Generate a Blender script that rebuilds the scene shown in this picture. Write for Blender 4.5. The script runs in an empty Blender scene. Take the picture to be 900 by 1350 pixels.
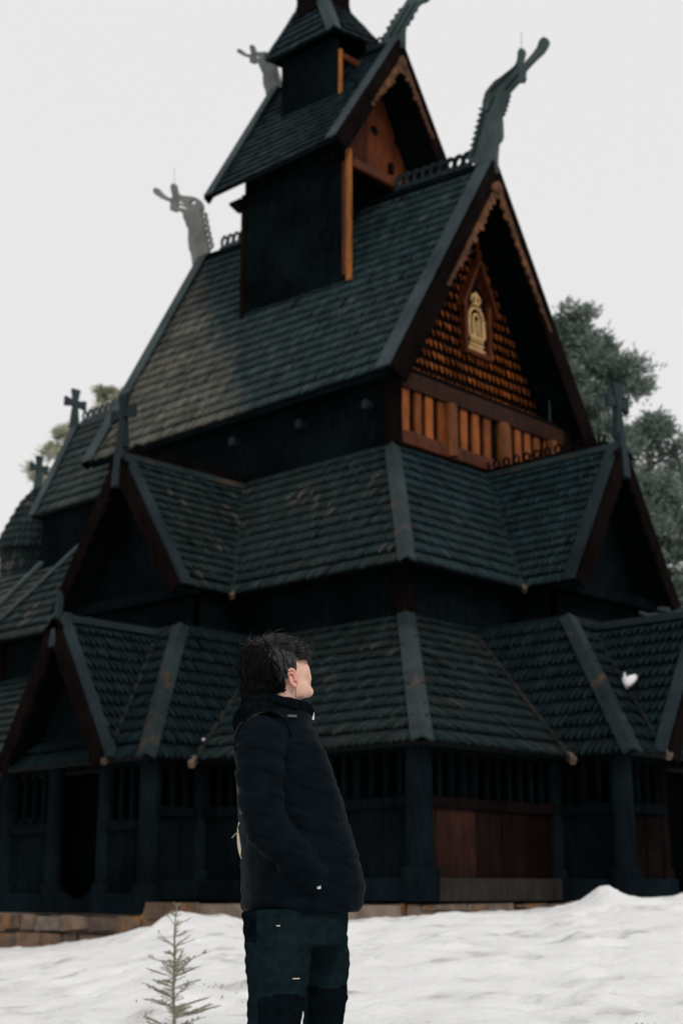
import bpy, bmesh, math, random
import numpy as np
from mathutils import Vector, Matrix, noise as mnoise
random.seed(7)
SC = bpy.context.scene
COL = SC.collection
R = math.radians
V = Vector

# ------------------------------------------------------------------ camera constants (fitted)
CAM = V((22.1616, -23.1645, 0.2)); YAW = 0.8136; PITCH = 0.2547; FPX = 1930.85
FH = V((-math.cos(YAW), math.sin(YAW), 0)); RT = V((math.sin(YAW), math.cos(YAW), 0)); UP = V((0, 0, 1))
FW = FH * math.cos(PITCH) + UP * math.sin(PITCH); CU = -FH * math.sin(PITCH) + UP * math.cos(PITCH)

def ts(t, s, z=0.0):
    p = CAM + FH * t + RT * s
    return V((p.x, p.y, z))

def on_plane(u, w, n, c):            # survey helper: where a sight line meets a plane of the building
    d = FW + RT * ((u - 450) / FPX) - CU * ((w - 675) / FPX)
    n = V(n)
    return CAM + d * ((c - CAM.dot(n)) / d.dot(n))

# ------------------------------------------------------------------ materials
def nodes(name):
    m = bpy.data.materials.new(name); m.use_nodes = True
    nt = m.node_tree; b = nt.nodes['Principled BSDF']
    return m, nt, b

def N(nt, typ, **kw):
    n = nt.nodes.new(typ)
    for k, v in kw.items():
        if k.startswith('i_'):
            n.inputs[k[2:].replace('_', ' ')].default_value = v
        else:
            setattr(n, k, v)
    return n

def ramp(nt, stops):
    n = nt.nodes.new('ShaderNodeValToRGB')
    e = n.color_ramp.elements
    while len(e) < len(stops): e.new(0.5)
    for k, (p, c) in enumerate(stops):
        e[k].position = p; e[k].color = (*c, 1) if len(c) == 3 else c
    return n

def mixc(nt, fac, a, b, mode='MIX'):
    n = nt.nodes.new('ShaderNodeMix'); n.data_type = 'RGBA'; n.blend_type = mode
    for s, v in ((0, fac), (6, a), (7, b)):
        if hasattr(v, 'is_linked') or hasattr(v, 'links'): nt.links.new(v, n.inputs[s])
        elif isinstance(v, (int, float)): n.inputs[s].default_value = v
        else: n.inputs[s].default_value = (*v, 1)
    return n.outputs[2]

def wood(name, c1, c2, rough=0.6, scale=(9, 9, 1.2), bump=0.25, tint=0.0, spec=0.3, stain=None):
    """weathered, tarred wood: streaky grain plus blotches"""
    m, nt, b = nodes(name)
    tc = N(nt, 'ShaderNodeTexCoord')
    mp = N(nt, 'ShaderNodeMapping'); mp.inputs['Scale'].default_value = scale
    nt.links.new(tc.outputs['Object'], mp.inputs[0])
    n1 = N(nt, 'ShaderNodeTexNoise', i_Scale=2.2, i_Detail=8.0, i_Roughness=0.62); nt.links.new(mp.outputs[0], n1.inputs[0])
    n2 = N(nt, 'ShaderNodeTexNoise', i_Scale=0.9, i_Detail=4.0); nt.links.new(tc.outputs['Object'], n2.inputs[0])
    r1 = ramp(nt, [(0.3, c1), (0.72, c2)]); nt.links.new(n1.outputs[0], r1.inputs[0])
    r2 = ramp(nt, [(0.3, (0.55,) * 3), (0.7, (1.25,) * 3)]); nt.links.new(n2.outputs[0], r2.inputs[0])
    c = mixc(nt, 1.0, r1.outputs[0], r2.outputs[0], 'MULTIPLY')
    if stain:
        n3 = N(nt, 'ShaderNodeTexNoise', i_Scale=1.3, i_Detail=3.0, i_Distortion=.6); nt.links.new(tc.outputs['Object'], n3.inputs[0])
        r3 = ramp(nt, [(0.57, (0, 0, 0)), (0.72, (1, 1, 1))]); nt.links.new(n3.outputs[0], r3.inputs[0])
        c = mixc(nt, r3.outputs[0], c, stain)
    if tint:
        at = N(nt, 'ShaderNodeAttribute', attribute_name='tint')
        rt = ramp(nt, [(0, (1 - tint,) * 3), (1, (1 + tint,) * 3)]); nt.links.new(at.outputs['Fac'], rt.inputs[0])
        c = mixc(nt, 1.0, c, rt.outputs[0], 'MULTIPLY')
    nt.links.new(c, b.inputs['Base Color'])
    b.inputs['Roughness'].default_value = rough
    b.inputs['Specular IOR Level'].default_value = spec
    bp = N(nt, 'ShaderNodeBump', i_Strength=bump, i_Distance=0.02); nt.links.new(n1.outputs[0], bp.inputs['Height'])
    nt.links.new(bp.outputs[0], b.inputs['Normal'])
    return m

def shingle_mat(name, base, warm, warm_amt=0.5, lo=0.66, hi=1.45, rough=0.62, patch=None, spec=0.06, worn=0.0):
    m, nt, b = nodes(name)
    tc = N(nt, 'ShaderNodeTexCoord')
    at = N(nt, 'ShaderNodeAttribute', attribute_name='tint')
    rt = ramp(nt, [(0, (min(lo, .15),) * 3), (.015, (lo,) * 3), (0.85, (1.15,) * 3), (1, (hi,) * 3)]); nt.links.new(at.outputs['Fac'], rt.inputs[0])
    n1 = N(nt, 'ShaderNodeTexNoise', i_Scale=0.55, i_Detail=6.0, i_Roughness=0.6); nt.links.new(tc.outputs['Object'], n1.inputs[0])
    n2 = N(nt, 'ShaderNodeTexNoise', i_Scale=14.0, i_Detail=6.0); nt.links.new(tc.outputs['Object'], n2.inputs[0])
    r1 = ramp(nt, [(0.42, (0, 0, 0)), (0.66, (1, 1, 1))]); nt.links.new(n1.outputs[0], r1.inputs[0])
    mu = N(nt, 'ShaderNodeMath', operation='MULTIPLY'); mu.inputs[1].default_value = warm_amt
    nt.links.new(r1.outputs[0], mu.inputs[0])
    c = mixc(nt, mu.outputs[0], base, warm)
    if patch:                         # a dry, bleached area of the roof: soft edged region along a slanting line
        (px, pz), (nx, nz), colr, wid = patch
        sx = N(nt, 'ShaderNodeSeparateXYZ'); nt.links.new(tc.outputs['Object'], sx.inputs[0])
        a = N(nt, 'ShaderNodeMath', operation='MULTIPLY_ADD'); a.inputs[1].default_value = nx; a.inputs[2].default_value = -(px * nx + pz * nz)
        nt.links.new(sx.outputs[0], a.inputs[0])
        d = N(nt, 'ShaderNodeMath', operation='MULTIPLY_ADD'); d.inputs[1].default_value = nz
        nt.links.new(sx.outputs[2], d.inputs[0]); nt.links.new(a.outputs[0], d.inputs[2])
        e = N(nt, 'ShaderNodeMath', operation='MULTIPLY_ADD'); e.inputs[1].default_value = 1.6
        nt.links.new(n1.outputs[0], e.inputs[0]); nt.links.new(d.outputs[0], e.inputs[2])
        mr = N(nt, 'ShaderNodeMapRange'); mr.inputs[1].default_value = 0.5; mr.inputs[2].default_value = 0.5 + wid
        nt.links.new(e.outputs[0], mr.inputs[0])
        # mottled
        n4 = N(nt, 'ShaderNodeTexNoise', i_Scale=1.6, i_Detail=6.0); nt.links.new(tc.outputs['Object'], n4.inputs[0])
        r4 = ramp(nt, [(0.3, (0.35,) * 3), (0.65, (1,) * 3)]); nt.links.new(n4.outputs[0], r4.inputs[0])
        mm = N(nt, 'ShaderNodeMath', operation='MULTIPLY'); nt.links.new(mr.outputs[0], mm.inputs[0]); nt.links.new(r4.outputs[0], mm.inputs[1])
        c = mixc(nt, mm.outputs[0], c, colr)
    if worn:                          # clusters of single shingles worn back to pale bare wood
        n5 = N(nt, 'ShaderNodeTexNoise', i_Scale=1.5, i_Detail=3.0); nt.links.new(tc.outputs['Object'], n5.inputs[0])
        r5 = ramp(nt, [(0.56, (0,) * 3), (0.68, (1,) * 3)]); nt.links.new(n5.outputs[0], r5.inputs[0])
        r6 = ramp(nt, [(0.55, (0,) * 3), (0.95, (worn,) * 3)]); nt.links.new(at.outputs['Fac'], r6.inputs[0])
        c = mixc(nt, mixc(nt, 1.0, r5.outputs[0], r6.outputs[0], 'MULTIPLY'), c, (0.105, 0.082, 0.060))
    c = mixc(nt, 1.0, c, rt.outputs[0], 'MULTIPLY')
    r2 = ramp(nt, [(0.3, (0.65,) * 3), (0.7, (1.3,) * 3)]); nt.links.new(n2.outputs[0], r2.inputs[0])
    c = mixc(nt, 1.0, c, r2.outputs[0], 'MULTIPLY')
    nt.links.new(c, b.inputs['Base Color'])
    b.inputs['Roughness'].default_value = rough
    b.inputs['Specular IOR Level'].default_value = spec
    bp = N(nt, 'ShaderNodeBump', i_Strength=0.3, i_Distance=0.01); nt.links.new(n2.outputs[0], bp.inputs['Height'])
    nt.links.new(bp.outputs[0], b.inputs['Normal'])
    return m

M = {}
M['shingle'] = shingle_mat('tarred_shingles', (0.0120, 0.0225, 0.0240), (0.0225, 0.0275, 0.0250), 0.5, worn=.7)
M['shingle_low'] = shingle_mat('freshly_tarred_shingles', (0.0090, 0.0175, 0.0188), (0.0170, 0.0215, 0.0198), 0.5, worn=.25)  # lowest tier: shade from blocked sky light painted in as a darker base colour
M['shingle_low_wet'] = shingle_mat('freshly_tarred_wet_shingles', (0.0046, 0.0108, 0.0134), (0.0078, 0.0132, 0.0145), 0.5, rough=.55)  # porch and portal roofs: the same shade put into the colour, darker again
M['shingle_nave'] = shingle_mat('nave_shingles', (0.0150, 0.0305, 0.0345), (0.026, 0.0365, 0.0365), 0.5, worn=.35,
                                patch=((-1.2, 11.9), (-0.75, -0.66), (0.098, 0.094, 0.077), 0.7))
M['shingle_wet'] = shingle_mat('wet_shingles', (0.0110, 0.0235, 0.0285), (0.0145, 0.0260, 0.0285), 0.5, rough=0.55)
M['shingle_old'] = shingle_mat('weathered_shingles', (0.024, 0.037, 0.036), (0.052, 0.050, 0.042), 0.6)
M['gable_shingle'] = shingle_mat('gable_shingles', (0.185, 0.052, 0.013), (0.065, 0.018, 0.007), 0.8, lo=0.035, hi=1.5, spec=.04)
M['tar'] = wood('black_tarred_wood', (0.0016, 0.0031, 0.0039), (0.0049, 0.0080, 0.0095), 0.65, spec=.0)
M['tar_brown'] = wood('brown_tarred_wood', (0.0026, 0.0026, 0.0028), (0.0095, 0.0062, 0.0052), 0.65, spec=.0)
M['board'] = wood('roof_boards', (0.018, 0.030, 0.034), (0.039, 0.056, 0.059), 0.6, spec=.1)
M['hip'] = wood('hip_boards', (0.012, 0.0225, 0.0255), (0.026, 0.041, 0.043), 0.6, stain=(0.055, 0.040, 0.028), spec=.1)
M['grey'] = wood('grey_weathered_wood', (0.030, 0.048, 0.049), (0.062, 0.085, 0.083), 0.7, spec=.1)
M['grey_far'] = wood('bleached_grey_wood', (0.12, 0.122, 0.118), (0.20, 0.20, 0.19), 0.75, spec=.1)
M['porch_hip'] = wood('dark_hip_boards', (0.008, 0.0145, 0.0165), (0.019, 0.029, 0.031), 0.6, stain=(0.06, 0.036, 0.02), spec=.06)
M['column'] = wood('brown_column_wood', (0.045, 0.014, 0.005), (0.17, 0.058, 0.016), 0.5, spec=.08)
M['orange'] = wood('orange_tarred_wood', (0.095, 0.022, 0.005), (0.28, 0.078, 0.015), 0.5, tint=0.4, spec=.1)
M['orange_post'] = wood('ochre_post_wood', (0.13, 0.042, 0.009), (0.34, 0.125, 0.026), 0.5, spec=.1)
M['rust'] = wood('reddish_brown_wood', (0.025, 0.007, 0.0035), (0.105, 0.028, 0.010), 0.5, tint=0.4, spec=.08)
M['carve'] = wood('carved_ochre_wood', (0.010, 0.006, 0.005), (0.13, 0.052, 0.018), 0.6, scale=(2.2, 2.2, 2.2), bump=0.6, spec=.1)
M['beam'] = wood('dark_red_beam', (0.010, 0.005, 0.004), (0.040, 0.016, 0.009), 0.6, spec=.04)
M['board_dark'] = wood('dark_roof_boards', (0.0085, 0.0150, 0.0180), (0.020, 0.030, 0.034), 0.6, spec=.06)
M['sill'] = wood('sill_wood', (0.010, 0.011, 0.012), (0.035, 0.028, 0.022), 0.6, spec=.08)
M['blue_tar'] = wood('blue_black_wood', (0.0030, 0.0056, 0.0078), (0.0068, 0.0112, 0.0138), 0.55, spec=.0)

def simple(name, col, rough=0.6, spec=0.3, metal=0.0, var=0.25, scale=6.0, bump=0.0, sheen=0.0, sss=0.0):
    m, nt, b = nodes(name)
    tc = N(nt, 'ShaderNodeTexCoord')
    n1 = N(nt, 'ShaderNodeTexNoise', i_Scale=scale, i_Detail=6.0); nt.links.new(tc.outputs['Object'], n1.inputs[0])
    r1 = ramp(nt, [(0.3, tuple(c * (1 - var) for c in col)), (0.7, tuple(min(1, c * (1 + var)) for c in col))])
    nt.links.new(n1.outputs[0], r1.inputs[0]); nt.links.new(r1.outputs[0], b.inputs['Base Color'])
    b.inputs['Roughness'].default_value = rough; b.inputs['Specular IOR Level'].default_value = spec; b.inputs['Metallic'].default_value = metal
    if sheen: b.inputs['Sheen Weight'].default_value = sheen
    if sss:
        b.inputs['Subsurface Weight'].default_value = sss; b.inputs['Subsurface Radius'].default_value = (0.012, 0.005, 0.003); b.inputs['Subsurface Scale'].default_value = 0.5
    if bump:
        bp = N(nt, 'ShaderNodeBump', i_Strength=bump, i_Distance=0.01); nt.links.new(n1.outputs[0], bp.inputs['Height']); nt.links.new(bp.outputs[0], b.inputs['Normal'])
    return m

M['gold'] = simple('gilded_relief', (0.46, 0.29, 0.115), 0.45, 0.5, var=0.2)
M['stone'] = simple('foundation_stone', (0.22, 0.17, 0.13), 0.85, 0.2, var=0.5, scale=2.2, bump=0.5)
M['iron'] = simple('dark_iron', (0.05, 0.05, 0.05), 0.5)

def stone_mat():
    m, nt, b = nodes('ochre_stones')
    tc = N(nt, 'ShaderNodeTexCoord')
    at = N(nt, 'ShaderNodeAttribute', attribute_name='tint')
    n1 = N(nt, 'ShaderNodeTexNoise', i_Scale=5.0, i_Detail=8.0, i_Roughness=0.65); nt.links.new(tc.outputs['Object'], n1.inputs[0])
    n2 = N(nt, 'ShaderNodeTexNoise', i_Scale=2.6, i_Detail=5.0); nt.links.new(tc.outputs['Object'], n2.inputs[0])
    rt = ramp(nt, [(0, (0.06, 0.05, 0.045)), (0.5, (0.16, 0.095, 0.055)), (1, (0.15, 0.12, 0.10))]); nt.links.new(at.outputs['Fac'], rt.inputs[0])
    r2 = ramp(nt, [(0.53, (0, 0, 0)), (0.68, (.8, .8, .8))]); nt.links.new(n2.outputs[0], r2.inputs[0])
    c = mixc(nt, r2.outputs[0], rt.outputs[0], (0.25, 0.115, 0.033))
    r1 = ramp(nt, [(0.3, (0.5,) * 3), (0.7, (1.3,) * 3)]); nt.links.new(n1.outputs[0], r1.inputs[0])
    c = mixc(nt, 1.0, c, r1.outputs[0], 'MULTIPLY')
    nt.links.new(c, b.inputs['Base Color']); b.inputs['Roughness'].default_value = 0.85; b.inputs['Specular IOR Level'].default_value = 0.2
    bp = N(nt, 'ShaderNodeBump', i_Strength=0.6, i_Distance=0.03); nt.links.new(n1.outputs[0], bp.inputs['Height']); nt.links.new(bp.outputs[0], b.inputs['Normal'])
    return m
M['stones'] = stone_mat()

def snow_mat():
    m, nt, b = nodes('old_snow')
    tc = N(nt, 'ShaderNodeTexCoord')
    mp = N(nt, 'ShaderNodeMapping'); mp.inputs['Rotation'].default_value = (0, 0, R(-42)); mp.inputs['Scale'].default_value = (1.0, 0.6, 1)
    nt.links.new(tc.outputs['Object'], mp.inputs[0])
    n1 = N(nt, 'ShaderNodeTexNoise', i_Scale=2.0, i_Detail=9.0, i_Roughness=0.62); nt.links.new(mp.outputs[0], n1.inputs[0])
    n2 = N(nt, 'ShaderNodeTexNoise', i_Scale=16.0, i_Detail=8.0, i_Roughness=0.7); nt.links.new(tc.outputs['Object'], n2.inputs[0])
    n3 = N(nt, 'ShaderNodeTexNoise', i_Scale=60.0, i_Detail=4.0); nt.links.new(tc.outputs['Object'], n3.inputs[0])
    r1 = ramp(nt, [(0.31, (0.50, 0.49, 0.46)), (0.42, (0.84, 0.84, 0.83)), (0.50, (0.93, 0.93, 0.93))]); nt.links.new(n1.outputs[0], r1.inputs[0])
    # specks of litter
    r3 = ramp(nt, [(0.25, (0.35, 0.32, 0.27)), (0.33, (1, 1, 1))]); nt.links.new(n2.outputs[0], r3.inputs[0])
    c = mixc(nt, 0.8, r1.outputs[0], r3.outputs[0], 'MULTIPLY')
    nt.links.new(c, b.inputs['Base Color']); b.inputs['Roughness'].default_value = 0.7; b.inputs['Specular IOR Level'].default_value = 0.25
    b.inputs['Subsurface Weight'].default_value = 0.0
    ad = N(nt, 'ShaderNodeMath', operation='MULTIPLY_ADD'); ad.inputs[1].default_value = 0.35
    nt.links.new(n3.outputs[0], ad.inputs[0]); nt.links.new(n2.outputs[0], ad.inputs[2])
    bp = N(nt, 'ShaderNodeBump', i_Strength=0.8, i_Distance=0.06); nt.links.new(ad.outputs[0], bp.inputs['Height']); nt.links.new(bp.outputs[0], b.inputs['Normal'])
    return m
M['snow'] = snow_mat()

def leaf_mat(name, a, c2, trans=0.0):
    m, nt, b = nodes(name)
    at = N(nt, 'ShaderNodeAttribute', attribute_name='tint')
    r = ramp(nt, [(0, a), (1, c2)]); nt.links.new(at.outputs['Fac'], r.inputs[0]); nt.links.new(r.outputs[0], b.inputs['Base Color'])
    b.inputs['Roughness'].default_value = 0.7; b.inputs['Specular IOR Level'].default_value = 0.2
    return m
M['needles'] = leaf_mat('pine_needles', (0.055, 0.092, 0.074), (0.19, 0.235, 0.20))
M['needles_pale'] = leaf_mat('pale_needles', (0.21, 0.225, 0.155), (0.38, 0.38, 0.29))
M['needles_sapling'] = leaf_mat('sapling_needles', (0.19, 0.20, 0.14), (0.36, 0.36, 0.27))
M['bark'] = simple('pine_bark', (0.12, 0.085, 0.065), 0.85, 0.2, var=0.4, scale=4.0)
M['twig'] = simple('twig_bark', (0.20, 0.18, 0.14), 0.85, 0.2)
M['grass'] = leaf_mat('withered_grass', (0.10, 0.09, 0.07), (0.30, 0.27, 0.21))

# ------------------------------------------------------------------ mesh accumulator
class MB:
    def __init__(s): s.v = []; s.f = []; s.t = []
    def add(s, vs, fs, tint=0.5):
        o = len(s.v); s.v.extend([tuple(p) for p in vs])
        for f in fs: s.f.append([i + o for i in f]); s.t.append(tint)
    def box(s, c, size, rz=0.0, tint=0.5):
        x, y, z = (d / 2 for d in size); cs, sn = math.cos(rz), math.sin(rz)
        vs = []
        for a in (-1, 1):
            for b in (-1, 1):
                for d in (-1, 1):
                    px, py = a * x, b * y
                    vs.append((c[0] + px * cs - py * sn, c[1] + px * sn + py * cs, c[2] + d * z))
        s.add(vs, [(0, 1, 3, 2), (4, 6, 7, 5), (0, 4, 5, 1), (2, 3, 7, 6), (0, 2, 6, 4), (1, 5, 7, 3)], tint)
    def mm(s, lo, hi, tint=0.5):
        s.box([(a + b) / 2 for a, b in zip(lo, hi)], [abs(b - a) for a, b in zip(lo, hi)], 0, tint)
    def bar(s, p, q, w, h, up=(0, 0, 1), tint=0.5, taper=1.0):
        """beam p->q: w across, h along 'up'"""
        p, q, up = V(p), V(q), V(up); d = (q - p).normalized(); a = d.cross(up).normalized(); b = a.cross(d).normalized()
        vs = []
        for c, k in ((p, 1.0), (q, taper)):
            for i, j in ((-1, -1), (1, -1), (1, 1), (-1, 1)):
                vs.append(c + a * (i * w / 2 * k) + b * (j * h / 2 * k))
        s.add(vs, [(3, 2, 1, 0), (4, 5, 6, 7), (0, 1, 5, 4), (1, 2, 6, 5), (2, 3, 7, 6), (3, 0, 4, 7)], tint)
    def prism(s, poly, d, tint=0.5):
        """planar polygon (3D points) extruded by vector d"""
        d = V(d); n = len(poly); P = [V(p) for p in poly]
        vs = P + [p + d for p in P]
        fs = [tuple(range(n))[::-1], tuple(range(n, 2 * n))] + [(i, (i + 1) % n, (i + 1) % n + n, i + n) for i in range(n)]
        s.add(vs, fs, tint)
    def tube(s, pts, rad, n=8, tint=0.5, cap=True):
        pts = [V(p) for p in pts]; rs = rad if isinstance(rad, (list, tuple)) else [rad] * len(pts)
        vs = []; fs = []
        for i, p in enumerate(pts):
            d = (pts[min(i + 1, len(pts) - 1)] - pts[max(i - 1, 0)]).normalized()
            a = d.cross(UP if abs(d.z) < 0.95 else V((1, 0, 0))).normalized(); b = a.cross(d)
            for k in range(n):
                t = 2 * math.pi * k / n; vs.append(p + (a * math.cos(t) + b * math.sin(t)) * rs[i])
        for i in range(len(pts) - 1):
            for k in range(n):
                k2 = (k + 1) % n; fs.append((i * n + k, i * n + k2, (i + 1) * n + k2, (i + 1) * n + k))
        if cap: fs += [tuple(range(n))[::-1], tuple(range((len(pts) - 1) * n, len(pts) * n))]
        s.add(vs, fs, tint)
    def lathe(s, c, prof, n=24, tint=0.5):
        vs = []; fs = []
        for r, z in prof:
            for k in range(n):
                t = 2 * math.pi * k / n; vs.append((c[0] + r * math.cos(t), c[1] + r * math.sin(t), c[2] + z))
        for i in range(len(prof) - 1):
            for k in range(n):
                k2 = (k + 1) % n; fs.append((i * n + k, i * n + k2, (i + 1) * n + k2, (i + 1) * n + k))
        fs += [tuple(range(n))[::-1], tuple(range((len(prof) - 1) * n, len(prof) * n))]
        s.add(vs, fs, tint)
    def build(s, name, mat, parent=None, smooth=False, bevel=0.0):
        me = bpy.data.meshes.new(name); me.from_pydata(s.v, [], s.f); me.update()
        a = me.attributes.new('tint', 'FLOAT', 'FACE'); a.data.foreach_set('value', s.t)
        o = bpy.data.objects.new(name, me); COL.objects.link(o)
        for m in (mat if isinstance(mat, (list, tuple)) else [mat]): me.materials.append(m)
        if smooth: me.polygons.foreach_set('use_smooth', [True] * len(me.polygons))
        if parent is not None: o.parent = parent
        if bevel:
            b = o.modifiers.new('bevel', 'BEVEL'); b.width = bevel; b.segments = 2; b.limit_method = 'ANGLE'
        return o

def fix_normals(o):
    bm = bmesh.new(); bm.from_mesh(o.data); bmesh.ops.recalc_face_normals(bm, faces=bm.faces); bm.to_mesh(o.data); bm.free()

def empty(name, label, cat, loc=(0, 0, 0), group=None):
    o = bpy.data.objects.new(name, None); COL.objects.link(o); o.location = loc
    o['label'] = label; o['category'] = cat
    if group: o['group'] = group
    return o

def tag(o, label=None, cat=None, group=None, kind=None):
    if label: o['label'] = label
    if cat: o['category'] = cat
    if group: o['group'] = group
    if kind: o['kind'] = kind
    return o

PI = math.pi
# ------------------------------------------------------------------ the person looking up at the church
PHI = R(20); T0 = 4.6; GZ = -.69
PF = (RT * math.cos(PHI) + FH * math.sin(PHI)); PL = (FH * math.cos(PHI) - RT * math.sin(PHI))
S0 = (392 - 450) * 4.5 / FPX
PO = ts(T0, S0, GZ)
def lw(x, y, z): return V((x, y, z))
def lx(pxx, H, y=0.0):            # forward offset of a body landmark
    zc = T0 * math.cos(PITCH) + (GZ + H - .2) * math.sin(PITCH)
    return ((pxx - 450) * zc / FPX - S0 + y * math.sin(PHI)) / math.cos(PHI)
person = empty('person', 'person in black padded jacket and dark trousers, short hair, looking up at the church', 'person', PO)
person.matrix_world = Matrix(((PF.x, PL.x, 0, PO.x), (PF.y, PL.y, 0, PO.y), (0, 0, 1, PO.z), (0, 0, 0, 1)))

def ellipsoid(mb, c, r, rot=None, n=20):
    c = V(c); vs = []; fs = []; K = n; J = n // 2
    for j in range(1, J):
        for k in range(K):
            t, p = 2 * PI * k / K, PI * j / J; v = V((r[0] * math.sin(p) * math.cos(t), r[1] * math.sin(p) * math.sin(t), r[2] * math.cos(p)))
            vs.append(c + (rot @ v if rot else v))
    top = V((0, 0, r[2])); vs.append(c + (rot @ top if rot else top)); vs.append(c - (rot @ top if rot else top))
    for j in range(J - 2):
        for k in range(K): k2 = (k + 1) % K; fs.append((j * K + k, (j + 1) * K + k, (j + 1) * K + k2, j * K + k2))
    a, b = len(vs) - 2, len(vs) - 1
    for k in range(K): k2 = (k + 1) % K; fs.append((a, k, k2)); fs.append((b, (J - 2) * K + k2, (J - 2) * K + k))
    mb.add(vs, fs)
def loft(mb, rings, n=28, power=2.3):
    """rings: (z, cx, cy, rx, ry) super-ellipses"""
    vs = []; fs = []
    for z, cx, cy, rx, ry in rings:
        for k in range(n):
            t = 2 * PI * k / n; c, s = math.cos(t), math.sin(t)
            vs.append((cx + rx * math.copysign(abs(c) ** (2 / power), c), cy + ry * math.copysign(abs(s) ** (2 / power), s), z))
    for i in range(len(rings) - 1):
        for k in range(n): k2 = (k + 1) % n; fs.append((i * n + k, i * n + k2, (i + 1) * n + k2, (i + 1) * n + k))
    fs += [tuple(range(n))[::-1], tuple(range((len(rings) - 1) * n, len(rings) * n))]
    mb.add(vs, fs)
def spline(pts, n):
    pts = [V(p) for p in pts]; out = []
    P = [pts[0] * 2 - pts[1]] + pts + [pts[-1] * 2 - pts[-2]]
    for i in range(1, len(P) - 2):
        for k in range(n):
            t = k / n; a, b, c, d = P[i - 1], P[i], P[i + 1], P[i + 2]
            out.append(.5 * ((2 * b) + (c - a) * t + (2 * a - 5 * b + 4 * c - d) * t * t + (3 * b - a - 3 * c + d) * t ** 3))
    out.append(pts[-1]); return out
def rsp(rs, n):
    out = []
    for i in range(len(rs) - 1):
        for k in range(n): t = k / n; t = t * t * (3 - 2 * t); out.append(rs[i] + (rs[i + 1] - rs[i]) * t)
    return out + [rs[-1]]
def organic(mb, name, mat, vox, sm, parent=person, disp=None):
    o = mb.build(name, mat, None); fix_normals(o)
    m = o.modifiers.new('r', 'REMESH'); m.mode = 'VOXEL'; m.voxel_size = vox
    m = o.modifiers.new('s', 'SMOOTH'); m.iterations = sm; m.factor = .5
    dg = bpy.context.evaluated_depsgraph_get(); me = bpy.data.meshes.new_from_object(o.evaluated_get(dg))
    old = o.data; o.modifiers.clear(); o.data = me; bpy.data.meshes.remove(old); me.name = name
    if disp:
        me.update()
        nv = [(v.co.copy(), v.normal.copy()) for v in me.vertices]
        for v, (c, n_) in zip(me.vertices, nv): v.co = c + n_ * disp(c)
    me.polygons.foreach_set('use_smooth', [True] * len(me.polygons))
    o.parent = parent; return o

M['skin'] = simple('skin', (0.60, 0.37, 0.28), .5, .35, var=.08, scale=30, bump=.05, sss=.15)
M['nylon'] = simple('black_padded_nylon', (0.0028, 0.0055, 0.0080), .55, .012, var=.3, scale=14, bump=.3)
M['hood'] = simple('black_fleece', (0.0028, 0.0042, 0.0055), .9, .0, var=.5, scale=60, bump=.5)
M['cloth'] = simple('dark_teal_cloth', (0.0055, 0.0118, 0.0145), .75, .0, var=.25, scale=40, bump=.15)
M['cloth_black'] = simple('black_stretch_panels', (0.0026, 0.0048, 0.0064), .75, .0, var=.3, scale=40, bump=.15)
M['leather'] = simple('black_leather', (0.006, .007, .008), .5, .15)
M['metal'] = simple('zip_metal', (.55, .55, .55), .35, .5, metal=1.0)
M['canvas'] = simple('cream_canvas', (.55, .47, .37), .8, .2, var=.12, scale=30, bump=.2)

# head frame
HC = V((lx(365.5, 1.565), 0, 1.565)); hy, hp = R(14), R(27)
hf = V((math.cos(hp) * math.cos(hy), math.cos(hp) * math.sin(hy), math.sin(hp))); hl = V((-math.sin(hy), math.cos(hy), 0)); hu = hf.cross(hl)
HR = Matrix((hf, hl, hu)).transposed()
def hp_(f, l, u): return HC + HR @ V((f, l, u))
b = MB()
E = lambda c, r: ellipsoid(b, hp_(*c), r, HR)
E((-.012, 0, .030), (.096, .074, .086)); E((.035, 0, -.03), (.060, .060, .078)); E((.040, 0, -.083), (.045, .046, .032)); E((.074, 0, -.103), (.021, .024, .018))
for s in (-1, 1):
    E((.058, s * .036, -.032), (.032, .026, .032)); E((.02, s * .052, -.075), (.035, .014, .03))
    E((.082, s * .026, .012), (.018, .024, .010)); E((.086, s * .030, -.010), (.012, .015, .010))
E((.094, 0, -.004), (.013, .010, .030)); E((.104, 0, -.033), (.014, .013, .013)); E((.084, 0, -.066), (.013, .024, .010)); E((.083, 0, -.078), (.012, .022, .009)); E((.064, 0, -.075), (.026, .036, .034)); E((.07, .03, -.05), (.02, .02, .03)); E((.07, -.03, -.05), (.02, .02, .03)); E((.085, 0, .035), (.022, .05, .035))
# neck, trunk, arms and legs inside the clothes: one continuous body
nb_ = V((lx(362, 1.36), 0, 1.34))
b.tube(spline([hp_(-.02, 0, -.04), hp_(-.035, 0, -.1), nb_], 5), [.056] * 5 + [.056] * 5 + [.062], 16)
loft(b, [(.80, lx(394, .8), 0, .11, .15), (.95, lx(394, .95), 0, .11, .155), (1.1, lx(386, 1.1), 0, .095, .14), (1.25, lx(374, 1.25), 0, .095, .16), (1.34, lx(366, 1.34), 0, .075, .15), (1.40, lx(363, 1.4), 0, .05, .07)])
ARM = {-1: [(352, 1.335, -.165), (349, 1.24, -.205), (356, 1.09, -.232), (386, 1.005, -.228), (410, .945, -.20), (416, .92, -.165)], 1: [(384, 1.335, .165), (392, 1.24, .205), (404, 1.09, .235), (428, 1.005, .235), (440, .945, .215), (444, .91, .18)]}
LEG = {-1: [(368, .84, -.085), (368, .70, -.09), (366, .60, -.09), (362, .49, -.09), (352, .30, -.09), (352, .09, -.09)], 1: [(410, .84, .085), (420, .70, .09), (425, .60, .09), (424, .49, .09), (414, .30, .09), (416, .09, .09)]}
def limb(L): return [V((lx(p, h, y), y, h)) for p, h, y in L]
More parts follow.
